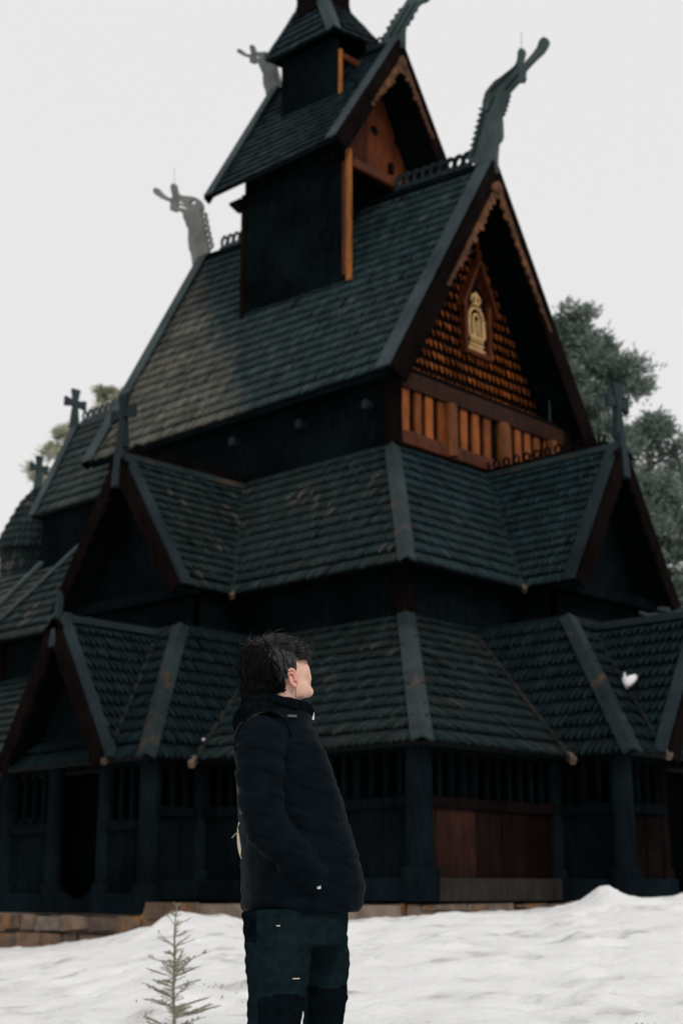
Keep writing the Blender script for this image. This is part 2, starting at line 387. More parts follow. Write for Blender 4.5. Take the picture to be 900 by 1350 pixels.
for s in (-1, 1):
    A_ = limb(ARM[s]); b.tube(spline(A_, 6), rsp([.05, .046, .040, .036, .028, .024], 6), 14)
    h0 = A_[-1]; d0 = (A_[-1] - A_[-2]).normalized(); sd = d0.cross(UP).normalized()
    ellipsoid(b, h0 + d0 * .035, (.045, .018, .04))
    for i, (o_, l_) in enumerate(((-.028, .055), (-.01, .065), (.009, .06), (.027, .045))):
        p0 = h0 + d0 * .06 + UP * o_; b.tube([p0, p0 + d0 * l_ * .5, p0 + d0 * l_ * .8 - sd * .012 * s], [.0095, .009, .008], 8)
    p0 = h0 + d0 * .02 + UP * .03; b.tube([p0, p0 + d0 * .025 + UP * .022, p0 + d0 * .05 + UP * .028], [.011, .0105, .009], 8)
    G_ = limb(LEG[s]); b.tube(spline(G_, 6), rsp([.078, .072, .060, .052, .048, .038], 6), 16)
    ellipsoid(b, G_[-1] + V((.06, 0, -.045)), (.12, .04, .04))
body = organic(b, 'body', M['skin'], .006, 5)
# ear
m = MB()
EC = hp_(-.004, -.0775, -.030); e_p = R(6); ef = V((math.cos(e_p) * math.cos(hy), math.cos(e_p) * math.sin(hy), math.sin(e_p))); eu = ef.cross(hl)
def ep(x, y, z): return EC + ef * x + hl * y + eu * z
def earpt(a, r): return ep(.015 * r * math.cos(a) - .004 * math.sin(a), -.006 * (1 - r), .027 * r * math.sin(a))
m.tube([earpt(t, 1) for t in [(-.55 + 1.5 * k / 12) * PI for k in range(13)]], [.0045] * 12 + [.003], 8)
m.tube([earpt(t, .55) + hl * .002 for t in [(-.4 + 1.2 * k / 8) * PI for k in range(9)]], .004, 8)
vs = [earpt(2 * PI * k / 20, .95) for k in range(20)]; c0 = ep(0, .004, 0); m.add(vs + [c0], [(k, (k + 1) % 20, 20) for k in range(20)])
ellipsoid(m, ep(.004, .001, -.024), (.007, .006, .009), HR)
M['ear'] = simple('ear_skin', (0.62, 0.30, 0.24), .5, .35, var=.1, scale=30, sss=.15)
ear = m.build('ear', M['ear'], person, smooth=True)
m = MB(); e0 = ep(.004, -.006, -.032); m.tube([e0, e0 + V((0, 0, -.03))], .0011, 6); m.build('earring', M['iron'], ear)
m = MB()
for s in (-1, 1): ellipsoid(m, hp_(.083, s * .030, -.003), (.012, .013, .011), HR)
# hair: a solid under-volume plus individual locks
rnd = random.Random(12)
def yz(y): return .2 + T0 * math.tan(PITCH + math.atan((675 - y) / FPX)) - GZ
def hv(pxx, y, ly=0.0): return V((lx(pxx, yz(y), ly), ly, yz(y)))
VOL = {'mid': (hv(350, 876), (.056, .083, .080)), 'behind': (hv(361, 903), (.026, .072, .036)), 'back': (hv(344, 882), (.066, .088, .086)), 'top': (hv(361, 861), (.088, .080, .052)), 'fringe': (hv(388, 861), (.036, .062, .026)), 'nape': (hv(340, 908), (.050, .066, .050))}
h = MB()
for c, r in VOL.values(): ellipsoid(h, c, tuple(k * .9 for k in r))
M['hair'] = simple('dark_hair', (0.0040, 0.0044, 0.0048), .6, .05, var=.6, scale=45)
M['hair_top'] = simple('wavy_top_hair', (0.024, 0.0235, 0.022), .5, .12, var=.95, scale=60)
M['hair_grey'] = simple('greying_hair', (0.060, 0.066, 0.070), .55, .15, var=.97, scale=300)
body.data.materials.append(M['hair'])
for p in body.data.polygons:
    q = HR.transposed() @ (p.center - HC)
    if q.z > -.06 and (q.x < -.03 or q.z > .058 + .25 * max(0, q.x - .05)) and q.length < .16: p.material_index = 1
hair = organic(h, 'hair', M['hair'], .006, 4)
def lock(mb, p, d, bend, L, w, n=5):
    pts = [p]; d = d.normalized()
    for i in range(n):
        d = (d + bend * (1.0 / n)).normalized(); pts.append(pts[-1] + d * (L / n))
    mb.tube(pts, [w * (1 - .85 * (i / n) ** 1.5) for i in range(n + 1)], 4, rnd.random(), cap=False)
lk = MB(); lt = MB(); lg = MB()
def on_vol(key):
    c, r = VOL[key]; a, ph = rnd.uniform(-PI, PI), math.acos(rnd.uniform(-1, 1))
    e = V((math.sin(ph) * math.cos(a), math.sin(ph) * math.sin(a), math.cos(ph)))
    return c + V((e.x * r[0], e.y * r[1], e.z * r[2])) * .93, V((e.x / r[0], e.y / r[1], e.z / r[2])).normalized(), sum(r) / 3
def jit(a): return V((rnd.uniform(-a, a), rnd.uniform(-a, a), rnd.uniform(-a, a)))
for key, n_, mb in (('back', 2600, lk), ('nape', 1100, lk), ('mid', 1500, lk), ('behind', 700, lk), ('top', 2800, lt), ('fringe', 900, lt)):
    for _ in range(n_):
        p, nn, rr = on_vol(key)
        if key == 'top' and nn.z < -.25: continue
        main_d = V((.75, 0, .1)) if key == 'top' else V((.9, 0, -.35)) if key == 'fringe' else V((-.25, 0, -1)) if key in ('back', 'mid') else V((.0, 0, -1))
        if key == 'top' and p.x < VOL['top'][0].x - .045: main_d = V((-.6, 0, .1))
        d = main_d + jit(.35); d = (d - nn * d.dot(nn)).normalized() + nn * (rnd.uniform(.0, .28) if rnd.random() < .85 else rnd.uniform(.3, .7))
        L = rnd.uniform(.022, .048) if rnd.random() < .9 else rnd.uniform(.05, .075); bend = -nn * (L / rr) * rnd.uniform(.6, 1.3) + jit(.3)
        lock(mb, p, d, bend, L, rnd.uniform(.0011, .0022))
for _ in range(2300):            # cropped, greying side above and in front of the ear
    f, u = rnd.uniform(-.045, .062), rnd.uniform(-.012, .085)
    if f > .035 + (u - .0) * .35: continue
    q = 1 - ((f + .012) / .098) ** 2 - ((u - .03) / .09) ** 2
    if q <= .05: continue
    for sd in (-1, 1):
        l = sd * .0765 * math.sqrt(q) - sd * .0; p = hp_(f, l + sd * .002, u); nn = hl * sd
        fade = min(1, max(0, (f + .05) / .05)); lock(lg if rnd.random() < fade * .72 else lk, p, hf * -.5 - hu * .75 + nn * .2 + jit(.15), -nn * .2, rnd.uniform(.014, .028), .0012, 3)
lk.build('hair_locks', M['hair'], hair); lt.build('wavy_top_locks', M['hair_top'], hair); lg.build('cropped_side_hair', M['hair_grey'], hair)

# jacket
j = MB()
JR = [(.835, 396, .166, .198), (.85, 397, .178, .208), (.92, 399, .182, .214), (1.0, 394, .174, .210), (1.08, 387, .163, .206), (1.18, 381, .150, .202), (1.27, 377, .124, .203), (1.33, 371, .112, .196), (1.375, 367, .104, .165), (1.405, 366, .100, .125), (1.43, 368, .098, .108), (1.455, 370, .096, .100), (1.47, 371, .090, .094)]
loft(j, [(H, lx(p, H), 0, rx, ry) for H, p, rx, ry in JR])
for s in (-1, 1):
    A_ = limb(ARM[s]); pts = spline(A_, 14); rr = rsp([.078, .074, .066, .061, .054, .047], 14)
    rr = [r + .0035 * math.sin(i * .9) * (1 if 4 < i < 60 else 0) for i, r in enumerate(rr)]
    j.tube(pts, rr, 20)
    ellipsoid(j, A_[0] + V((-.005, -s * .02, -.005)), (.082, .075, .078))
def wr(co):
    p = V(co); q = .0035 * mnoise.fractal(V((p.x * 9, p.y * 9, p.z * 15)), 1, 2, 3) + .003 * mnoise.noise(V((p.x * 4, p.y * 4, p.z * 34)))
    if abs(p.y) > .185: q -= .006 * max(0, math.cos((p.z + .25 * p.x) * 2 * PI / .062)) ** 8
    if p.z < 1.34 and abs(p.y) < .2: q -= .004 * max(0, math.cos(p.z * 2 * PI / .11)) ** 14
    return q
jacket = organic(j, 'jacket', M['nylon'], .0075, 4, disp=wr)
h = MB()
ellipsoid(h, (lx(333, 1.405), 0, 1.405), (.050, .125, .062)); ellipsoid(h, (lx(345, 1.43, -.06), -.06, 1.425), (.06, .055, .05)); ellipsoid(h, (lx(345, 1.43, .06), .06, 1.425), (.06, .055, .05)); ellipsoid(h, (lx(330, 1.36), 0, 1.36), (.038, .10, .05))
ring_ = [(lx(366, 1.45) + .094 * math.cos(t), .098 * math.sin(t), 1.452 - .015 * math.cos(t)) for t in [2 * PI * k / 30 for k in range(31)]]; h.tube(ring_, .022, 10)
organic(h, 'hood', M['hood'], .007, 4, jacket, disp=lambda c: .004 * mnoise.fractal(V(c) * 22, 1, 2, 3))
def surf(pxx, H, y): return V((lx(pxx, H, y), y, H))
m = MB(); p0 = surf(421, .93, -.238); m.box(p0, (.008, .006, .03)); m.box(p0 + V((.001, -.001, -.022)), (.011, .006, .012)); m.build('zip_pull', M['metal'], jacket)
m = MB(); m.box(surf(412.5, 1.425, -.03), (.006, .008, .022)); m.build('zip_pull', M['metal'], jacket)
m = MB(); c_ = limb(ARM[-1])[0]; am = [c_ + V((.088 * math.cos(t) - .004, .045 - .03 * abs(math.sin(t)), .100 * math.sin(t) - .02)) for t in [PI * k / 14 for k in range(-2, 17)]]; am = [V((p.x, p.y - .055, p.z)) for p in am]; m.tube(am, .0035, 6); m.build('sleeve_seam', M['cloth_black'], jacket)
m = MB(); zp = [V((lx(p, H) + rx + .0015, .0, H)) for H, p, rx, ry in JR if .85 < H < 1.46]; m.tube(spline(zp, 4), .0045, 6); m.build('front_zip', M['leather'], jacket)

# trousers
t_ = MB(); loft(t_, [(.74, lx(392, .74), 0, .135, .165), (.80, lx(391, .8), 0, .148, .178), (.86, lx(391, .86), 0, .150, .18), (.93, lx(391, .93), 0, .140, .17), (.98, lx(390, .98), 0, .12, .155)])
for s in (-1, 1):
    G_ = limb(LEG[s]); t_.tube(spline(G_, 12), [r + .003 * math.sin(i * 1.7) for i, r in enumerate(rsp([.105, .098, .085, .077, .082, .072] if s < 0 else [.105, .093, .076, .060, .075, .07], 12))], 20)
tro = organic(t_, 'trousers', M['cloth'], .0075, 4, disp=lambda c: .004 * mnoise.fractal(V((c[0] * 9, c[1] * 9, c[2] * 13)), 1, 2, 3) + .003 * mnoise.noise(V((c[0] * 5, c[1] * 5, c[2] * 40))) * (1 if c[2] < .62 else .3))
tro.data.materials.append(M['cloth_black'])
for p in tro.data.polygons:
    c = p.center; near = c.y < 0
    kx = lx(345 if near else 405, c.z, c.y)
    if (.30 < c.z < .605 + .02 * math.sin(c.y * 20) and c.x > kx) or (c.z > .755 and c.x < lx(343, c.z, c.y)): p.material_index = 1
m = MB(); q = surf(393, .654, -.20); m.box(q, (.020, .004, .0025)); m.build('printed_mark', M['canvas'], tro); m = MB(); q = surf(371, .80, -.205); m.box(q, (.010, .004, .003)); m.build('printed_mark', M['canvas'], tro)
for s in (-1, 1):
    G_ = limb(LEG[s]); q = G_[-1]; m = MB(); ellipsoid(m, q + V((.07, 0, -.035)), (.145, .052, .05)); m.tube([q + V((0, 0, -.05)), q + V((0, 0, .1))], [.056, .062], 16)
    m.mm((q.x - .075, q.y - .05, 0), (q.x + .21, q.y + .05, .025)); organic(m, 'boot', M['leather'], .008, 3)

# bag slung on the back, cream front just showing, strap over the shoulder
bag = empty('shoulder_bag', 'small cream canvas bag hanging behind the back of the person on a dark strap', 'bag'); bag.matrix_world = person.matrix_world.copy()
m = MB(); ellipsoid(m, (lx(326, 1.065, .07), .07, 1.062), (.030, .06, .086)); m2 = organic(m, 'bag_body', M['canvas'], .006, 2, bag)
m = MB(); c = surf(315, 1.075, .07); m.tube([c + V((.02, 0, 0)), c, c + V((-.012, 0, -.009)), c + V((-.022, 0, -.02))], .0016, 6); m.build('draw_cord', M['canvas'], bag)
m = MB(); sp_ = spline([surf(321, 1.12, -.05), surf(319, 1.25, -.10), surf(333, 1.385, -.125), surf(355, 1.425, -.125), surf(382, 1.40, -.115), surf(398, 1.33, -.09), surf(412, 1.25, -.04)], 6)
for a, c in zip(sp_[:-1], sp_[1:]):
    m.bar(a, c + (c - a) * .1, .03, .004, (c - a).cross(V((0, 1, .3))).normalized())
m.build('strap', M['leather'], bag)
m = MB(); m.box(surf(385, 1.41, -.118), (.03, .034, .008)); m.build('strap_slider', simple('grey_plastic', (.06, .065, .07), .4, .5), bag, bevel=.002)
# ------------------------------------------------------------------ the church
church = empty('stave_church', 'dark tarred wooden stave church with stacked shingled roofs and dragon heads on its ridges', 'church')
# fitted dimensions
a0, b0 = 8.788, 7.451
a1, b1, z1, a1t, b1t, z1t = 9.233, 7.905, 2.213, 5.998, 4.469, 4.842
a2, b2, z2, a2t, b2t, z2t = 6.445, 4.941, 5.634, 4.322, 2.878, 8.622
a3, b3, z3, zrn, zrf = 4.742, 3.333, 9.964, 15.447, 16.149
a4, b4, z4, z4n, z4f = 2.093, 2.092, 16.321, 19.554, 19.95
ZB = 0.09                                   # underside of the ground sill

def inpoly(p, poly):
    r = False; n = len(poly); j = n - 1
    for i in range(n):
        xi, yi = poly[i]; xj, yj = poly[j]
        if (yi > p[1]) != (yj > p[1]) and p[0] < (xj - xi) * (p[1] - yi) / (yj - yi) + xi: r = not r
        j = i
    return r

def roof_face(mb, poly, rows, w, out=(0, 0, 1), thick=0.07, shingles=True, tip=0.32, lift=0.06, deck=True, wavy=0.010, skirt=0.04, gapf=1.0, warp=False, twotone=False):
    """poly: planar 3D polygon whose first edge is the eave. Adds the deck and rows of pointed shingles."""
    P = [V(p) for p in poly]
    n = V((0, 0, 0))
    for i in range(len(P)):
        n += P[i].cross(P[(i + 1) % len(P)])
    n.normalize()
    if n.dot(V(out)) < 0: n = -n
    u = (P[1] - P[0]).normalized(); v = n.cross(u)
    cen = sum(P, V((0, 0, 0))) / len(P)
    if (cen - P[0]).dot(v) < 0: v = -v
    def bil(a, t): return P[0].lerp(P[1], a).lerp(P[3].lerp(P[2], a), t)
    if deck and warp:
        for i in range(12): mb.prism([c - n * 0.005 for c in (bil(i / 12, 0), bil((i + 1) / 12, 0), bil((i + 1) / 12, 1), bil(i / 12, 1))], -n * thick, 0)
    elif deck: mb.prism([p - n * 0.005 for p in P], -n * thick, 0)
    if not shingles: return
    q = [((p - P[0]).dot(u), (p - P[0]).dot(v)) for p in P]
    H = max(b for a, b in q); e = H / rows
    umin, umax = min(a for a, b in q), max(a for a, b in q)
    for r in range(rows):
        v0 = r * e - (0.04 if r == 0 else 0)
        k0 = 0.5 * (r % 2)
        nn = int((umax - umin) / w) + 2
        rowj = random.uniform(-0.006, 0.006)
        for k in range(nn):
            uc = umin + (k + k0) * w
            if (not warp and not inpoly((uc, max(v0, 0) + e * 0.4), q)) or (warp and not umin + w * .3 < uc < umax - w * .3): continue
            hw = w * 0.5 * random.uniform(0.78, 0.88) * gapf; j = random.uniform(-0.012, 0.012) * (1 if e > 0.2 else 0.4) + rowj
            l0 = lift * random.uniform(0.8, 1.25) + random.uniform(0, wavy); b = min(0.006, lift)
            sk = random.uniform(-0.006, 0.006)
            top = e * 1.12 if r < rows - 1 else e * 0.98
            o2 = [(-hw, v0 + top, b), (hw, v0 + top, b), (hw + sk, v0 + e * 0.5, l0 * 0.62 + b), (hw * tip + sk, v0 + j, l0 + b), (-hw * tip + sk, v0 + j, l0 + b), (-hw + sk, v0 + e * 0.5, l0 * 0.62 + b)]
            base = P[0] + u * uc
            if warp: at = lambda x, y, z: bil((uc + x - umin) / (umax - umin), y / H) + n * z
            else: at = lambda x, y, z: base + u * x + v * y + n * z
            vs = [at(x, y, z) for x, y, z in o2]
            low = [at(x, y, max(z - skirt, -0.03)) for x, y, z in o2[2:]]
            if twotone:
                i_, h_ = at(hw, v0 + e * .62, l0 * .45 + b), at(-hw, v0 + e * .62, l0 * .45 + b)
                mb.add([vs[0], vs[1], i_, h_] + low, [(3, 2, 1, 0), (1, 2, 4)], 0.0)
                mb.add([h_, i_] + vs[2:] + low, [(5, 4, 3, 2, 1, 0)], random.uniform(.35, 1))
                mb.add(vs[2:] + low, [(0, 1, 5, 4), (1, 2, 6, 5), (2, 3, 7, 6)], 0.0); continue
            mb.add(vs + low, [(5, 4, 3, 2, 1, 0), (2, 3, 7, 6), (3, 4, 8, 7), (4, 5, 9, 8), (0, 6 + 0, 2) if False else (1, 2, 6), (0, 9, 5)], random.random())

def hipb(p, q, w, t, n1, n2, mat='hip', parent=None, name='hip_board'):
    """two boards nailed along a hip, one on each slope"""
    m = MB(); p, q = V(p), V(q); d = (q - p).normalized(); n1, n2 = V(n1).normalized(), V(n2).normalized()
    mid = (n1 + n2).normalized(); ca = mid.dot(n1); A = []
    for n in (n1, n2):
        a = d.cross(n).normalized(); A.append(-a if a.dot(mid) > 0 else a)
    lo, hi = .05, .05 + t
    sec = [mid * (hi / ca), n1 * hi + A[0] * w, n1 * lo + A[0] * w, mid * (lo / ca), n2 * lo + A[1] * w, n2 * hi + A[1] * w]
    k = 7; pts = [p.lerp(q, i / k) for i in range(k + 1)]; n = len(sec); vs = []; fs = []
    for i, c in enumerate(pts):
        j = random.uniform(-.008, .008)
        vs += [c + x + mid * j for x in sec]
    for i in range(k):
        for e in range(n): e2 = (e + 1) % n; fs.append((i * n + e, i * n + e2, (i + 1) * n + e2, (i + 1) * n + e))
    fs += [tuple(range(n)), tuple(range(k * n, k * n + n))]
    m.add(vs, fs)
    o = m.build(name, M[mat], parent, bevel=0.008); fix_normals(o); return o

def nrm(p0, p1, p2, out):
    n = (V(p1) - V(p0)).cross(V(p2) - V(p0)).normalized()
    return n if n.dot(V(out)) > 0 else -n

# ---- stone foundation and sill
def stone_course(mb, p, q, zt, zb, depth=0.35, hgt=(0.2, 0.34), wid=(0.35, 0.8)):
    p, q = V(p), V(q); d = (q - p); L = d.length; d.normalize(); nrmv = V((d.y, -d.x, 0))
    z = zt
    while z > zb:
        h = random.uniform(*hgt); x = random.uniform(-0.3, 0)
        while x < L:
            w = random.uniform(*wid); x0, x1 = max(x, 0), min(x + w - 0.025, L)
            if x1 - x0 > 0.05:
                k = random.uniform(-0.03, 0.05)
                poly = []
                zz0, zz1 = z - h + 0.02, z
                c = [(x0, zz0 + random.uniform(0, .06)), (x1, zz0 + random.uniform(0, .06)), (x1 - random.uniform(0, .06), zz1 - random.uniform(0, .03)), (x0 + random.uniform(0, .05), zz1 - random.uniform(0, .03))]
                mb.prism([p + d * a + V((0, 0, b)) - nrmv * depth for a, b in c], nrmv * (depth + k), random.random())
            x += w
        z -= h
fm = MB()
PXS0, PXS1 = 0.18, 4.66            # south porch, x range of its eave
PYW0, PYW1 = -4.57, -0.20          # west porch, y range of its eave
SXC, SYF = 2.42, -8.93             # centre and eave line of the south porch
WYC, WXF = -2.40, 10.41
stone_course(fm, (-8.9, -b0 - 0.12, 0), (0.5, -b0 - 0.12, 0), ZB - 0.02, -1.3)
o = fm.build('foundation', M['stones'], church, bevel=0.02); fix_normals(o); fm = MB()
stone_course(fm, (0.1, -8.66, 0), (4.5, -8.66, 0), -0.13, -1.3)
stone_course(fm, (4.5, -8.66, 0), (4.5, -b0 - 0.1, 0), ZB - 0.02, -1.0)
stone_course(fm, (4.5, -b0 - 0.12, 0), (a0 + 0.12, -b0 - 0.12, 0), ZB - 0.02, -1.0, wid=(.4, 1.0), hgt=(.18, .28))
stone_course(fm, (a0 + 0.12, -b0 - 0.12, 0), (a0 + 0.12, -4.2, 0), ZB - 0.02, -1.0, wid=(.5, 1.1), hgt=(.14, .2))
stone_course(fm, (a0 + 0.12, -4.35, 0), (10.1, -4.35, 0), ZB - 0.02, -.8)
stone_course(fm, (10.1, -4.35, 0), (10.1, 7.0, 0), ZB - 0.02, -.8)
o = fm.build('foundation', M['stones'], church, bevel=0.02); fix_normals(o); tag(o, 'rough ochre and grey stone foundation wall')
m = MB()
m.mm((-9.6, -b0 - 0.3, ZB - 0.6), (a0 - 0.2, b0, ZB - 0.05)); m.mm((-9.6, -8.35, ZB - 0.8), (-9.6 + .1, -8.3, ZB - .7))
m.mm((0.4, -8.4, -1.0), (4.2, -7.4, -0.16)); m.mm((a0 - .1, -4.1, -.8), (9.85, -.6, ZB - .05))
m.build('foundation_core', M['stone'], church)

# ---- gallery: sill beams, posts, rails, boarded lower wall, arcade slats, upper plate
def wall_run(p, q, zbot, face_mat, outn, n_planks, orange=None, slat=True):
    """one straight run of the gallery's wall between two corner posts"""
    p, q, outn = V(p), V(q), V(outn)
    d = q - p; L = d.length; d.normalize()
    zt = V((0, 0, 1))
    def bx(mb, s0, s1, za, zb, o0, o1, tint=0.5):
        c = p + d * ((s0 + s1) / 2) + outn * ((o0 + o1) / 2) + zt * ((za + zb) / 2 - p.z)
        rz = math.atan2(d.y, d.x); mb.box((c.x, c.y, (za + zb) / 2), (s1 - s0, abs(o1 - o0), zb - za), rz, tint)
    m = MB(); bx(m, -0.12, L + 0.12, zbot, zbot + 0.32, -0.16, 0.16); m.build('ground_sill', M['sill'] if orange else M['blue_tar'], church, bevel=0.02)
    m = MB(); w = L / n_planks
    for k in range(n_planks): bx(m, k * w + 0.006, (k + 1) * w - 0.006, zbot + 0.322, zbot + 1.26, -0.05, 0.03 + random.uniform(0, .02), random.random() if not orange else (random.uniform(.7, 1) if k < 4 else random.uniform(0, .22)))
    m.build('boarded_wall', face_mat, church, bevel=0.006)
    m = MB(); bx(m, 0, L, zbot + 1.262, zbot + 1.42, -0.09, 0.10); m.build('gallery_rail', M['tar_brown'] if orange else M['tar'], church, bevel=0.015)
    m = MB(); k = 0.12
    while k < L - 0.1: bx(m, k, k + 0.07, zbot + 1.423, z1 - 0.03, -0.03, 0.03, random.random()); k += 0.27
    m.build('arcade_slats', M['tar'], church)
    m = MB(); bx(m, -0.1, L + 0.1, z1 - 0.08, z1 + 0.14, -0.12, 0.12); m.build('wall_plate', M['tar'], church)
    m = MB(); bx(m, 0.0, L, zbot + 0.3, z1 - 0.05, -1.25, -1.2); m.build('inner_wall', M['tar'], church)

M['west_wall'] = wood('west_boarding', (0.006, 0.003, 0.003), (0.026, 0.0085, 0.005), 0.6, tint=0.8, spec=.05)
wall_run((-8.8, -b0, 0), (0.55, -b0, 0), ZB, M['tar'], (0, -1, 0), 26)
wall_run((4.25, -b0, 0), (a0, -b0, 0), ZB, M['tar'], (0, -1, 0), 14)
wall_run((a0, -b0, 0), (a0, -4.15, 0), ZB, M['west_wall'], (1, 0, 0), 11, True)
wall_run((a0, -.5, 0), (a0, b0, 0), ZB, M['tar_brown'], (1, 0, 0), 20)
# south porch front either side of the portal, and its returns
wall_run((0.5, -8.47, 0), (1.75, -8.47, 0), ZB - 0.2, M['tar'], (0, -1, 0), 4)
wall_run((3.1, -8.47, 0), (4.22, -8.47, 0), ZB - 0.2, M['tar'], (0, -1, 0), 4)
wall_run((4.22, -8.47, 0), (4.22, -b0 - .1, 0), ZB, M['tar'], (1, 0, 0), 3)
wall_run((a0 + .1, -4.2, 0), (9.97, -4.2, 0), ZB, M['tar'], (0, -1, 0), 4)
wall_run((9.97, -4.2, 0), (9.97, -3.1, 0), ZB, M['tar_brown'], (1, 0, 0), 4)
wall_run((9.97, -1.7, 0), (9.97, -.5, 0), ZB, M['tar_brown'], (1, 0, 0), 4)

def post(x, y, zb, rad=0.2, mat='blue_tar'):
    m = MB(); m.lathe((x, y, zb), [(rad * .98, 0.4), (rad, 0.6), (rad * .93, z1 - zb - .1), (rad * .93, z1 - zb)], 20)
    p = m.build('gallery_post', M[mat], church, smooth=False)
    m = MB(); r = rad * 1.3; m.lathe((x, y, zb), [(r, 0), (r * 1.04, .1), (r * 1.04, .4), (r, .46), (rad * .9, .47)], 20)
    m.build('post_base', M[mat], p)
for (x, y, zb, r, mt) in [(a0 - .02, -b0 + .02, ZB, .2, 'blue_tar'), (4.25, -b0, ZB, .15, 'blue_tar'), (.5, -b0, ZB, .15, 'blue_tar'), (-4, -b0, ZB, .18, 'blue_tar'), (-8.8, -b0, ZB, .2, 'blue_tar'),
                      (6.5, -b0, ZB, .15, 'blue_tar'), (a0, -4.25, ZB, .13, 'blue_tar'), (a0, b0, ZB, .2, 'blue_tar'),
                      (4.2, -8.47, ZB - .2, .17, 'blue_tar'), (3.13, -8.47, ZB - .2, .14, 'blue_tar'), (1.78, -8.47, ZB - .2, .14, 'blue_tar'), (.45, -8.47, ZB - .2, .17, 'blue_tar'),
                      (9.97, -4.2, ZB, .18, 'blue_tar'), (9.97, -3.12, ZB, .11, 'tar_brown'), (9.97, -1.68, ZB, .11, 'tar_brown'), (9.97, -.5, ZB, .18, 'tar_brown')]:
    post(x, y, zb, r, mt)
# doorway threshold with its hollowed top, south portal
m = MB(); pts = [(1.92, -0.10)] + [(1.92 + 1.08 * k / 12, 0.28 - 0.17 * math.sin(math.pi * k / 12)) for k in range(13)] + [(3.0, -0.10)]
m.prism([(x, -8.55, z) for x, z in pts], (0, .16, 0)); o = m.build('threshold', M['blue_tar'], church, bevel=0.01); fix_normals(o)
m = MB(); m.mm((1.9, -7.6, -.1), (3.0, -7.5, 2.3)); m.build('church_door', M['tar'], church)
m = MB(); m.mm((-5.85, -4.35, 0), (5.85, 4.35, 4.6)); m.build('nave_lower_wall', M['tar'], church)
m = MB(); m.mm((-8.7, b0 - .06, ZB), (a0 - .2, b0 + .04, z1 + .05)); m.build('gallery_back_wall', M['tar'], church)
m = MB(); m.mm((-8.75, -b0 + .2, ZB), (-8.65, b0 - .1, z1 + .05)); m.build('gallery_back_wall', M['tar'], church)

# ---- gallery roof (lowest tier)
g = MB()
ROWS1, W1 = 13, 0.118
roof_face(g, [(-a1, -b1, z1), (a1, -b1, z1), (a1t, -b1t, z1t), (-a1t, -b1t, z1t)], ROWS1, W1, (0, -1, 1))
roof_face(g, [(a1, -b1, z1), (a1, b1, z1), (a1t, b1t, z1t), (a1t, -b1t, z1t)], ROWS1, W1, (1, 0, 1))
roof_face(g, [(a1, b1, z1), (-a1, b1, z1), (-a1t, b1t, z1t), (a1t, b1t, z1t)], ROWS1, W1, (0, 1, 1), shingles=False)
roof_face(g, [(-a1, b1, z1), (-a1, -b1, z1), (-a1t, -b1t, z1t), (-a1t, b1t, z1t)], ROWS1, W1, (-1, 0, 1), shingles=False)
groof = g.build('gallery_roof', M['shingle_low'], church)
nS1 = V((0, -(z1t - z1), b1 - b1t)); nS1 = V((0, -(z1t - z1), (b1 - b1t))).normalized(); nW1 = V(((z1t - z1), 0, a1 - a1t)).normalized()
hipb((a1 + .03, -b1 - .03, z1 - .02), (a1t, -b1t, z1t), .135, .04, nS1, nW1, parent=groof)
hipb((-a1, -b1, z1), (-a1t, -b1t, z1t), .135, .04, nS1, V((-nW1.x, 0, nW1.z)), parent=groof)

def valley(p, q, spout=0.18, parent=None, w=0.10):
    p, q = V(p), V(q); d = (p - q).normalized()
    m = MB(); m.bar(q, p + d * spout, w, 0.05, (0, 0, 1)); o = m.build('valley_gutter', M['valley'], parent, bevel=0.01)
    m = MB(); m.bar(p + d * spout * .2, p + d * (spout + .07), w * .9, 0.12, (0, 0, 1)); m.build('gutter_spout', M['spout'], parent, bevel=.015); return o
M['valley'] = wood('gutter_wood', (0.009, 0.0125, 0.0125), (0.026, 0.024, 0.020), 0.6, spec=.05)
M['spout'] = wood('pale_spout_wood', (0.05, 0.04, 0.032), (0.14, 0.10, 0.07), 0.6, spec=.05)

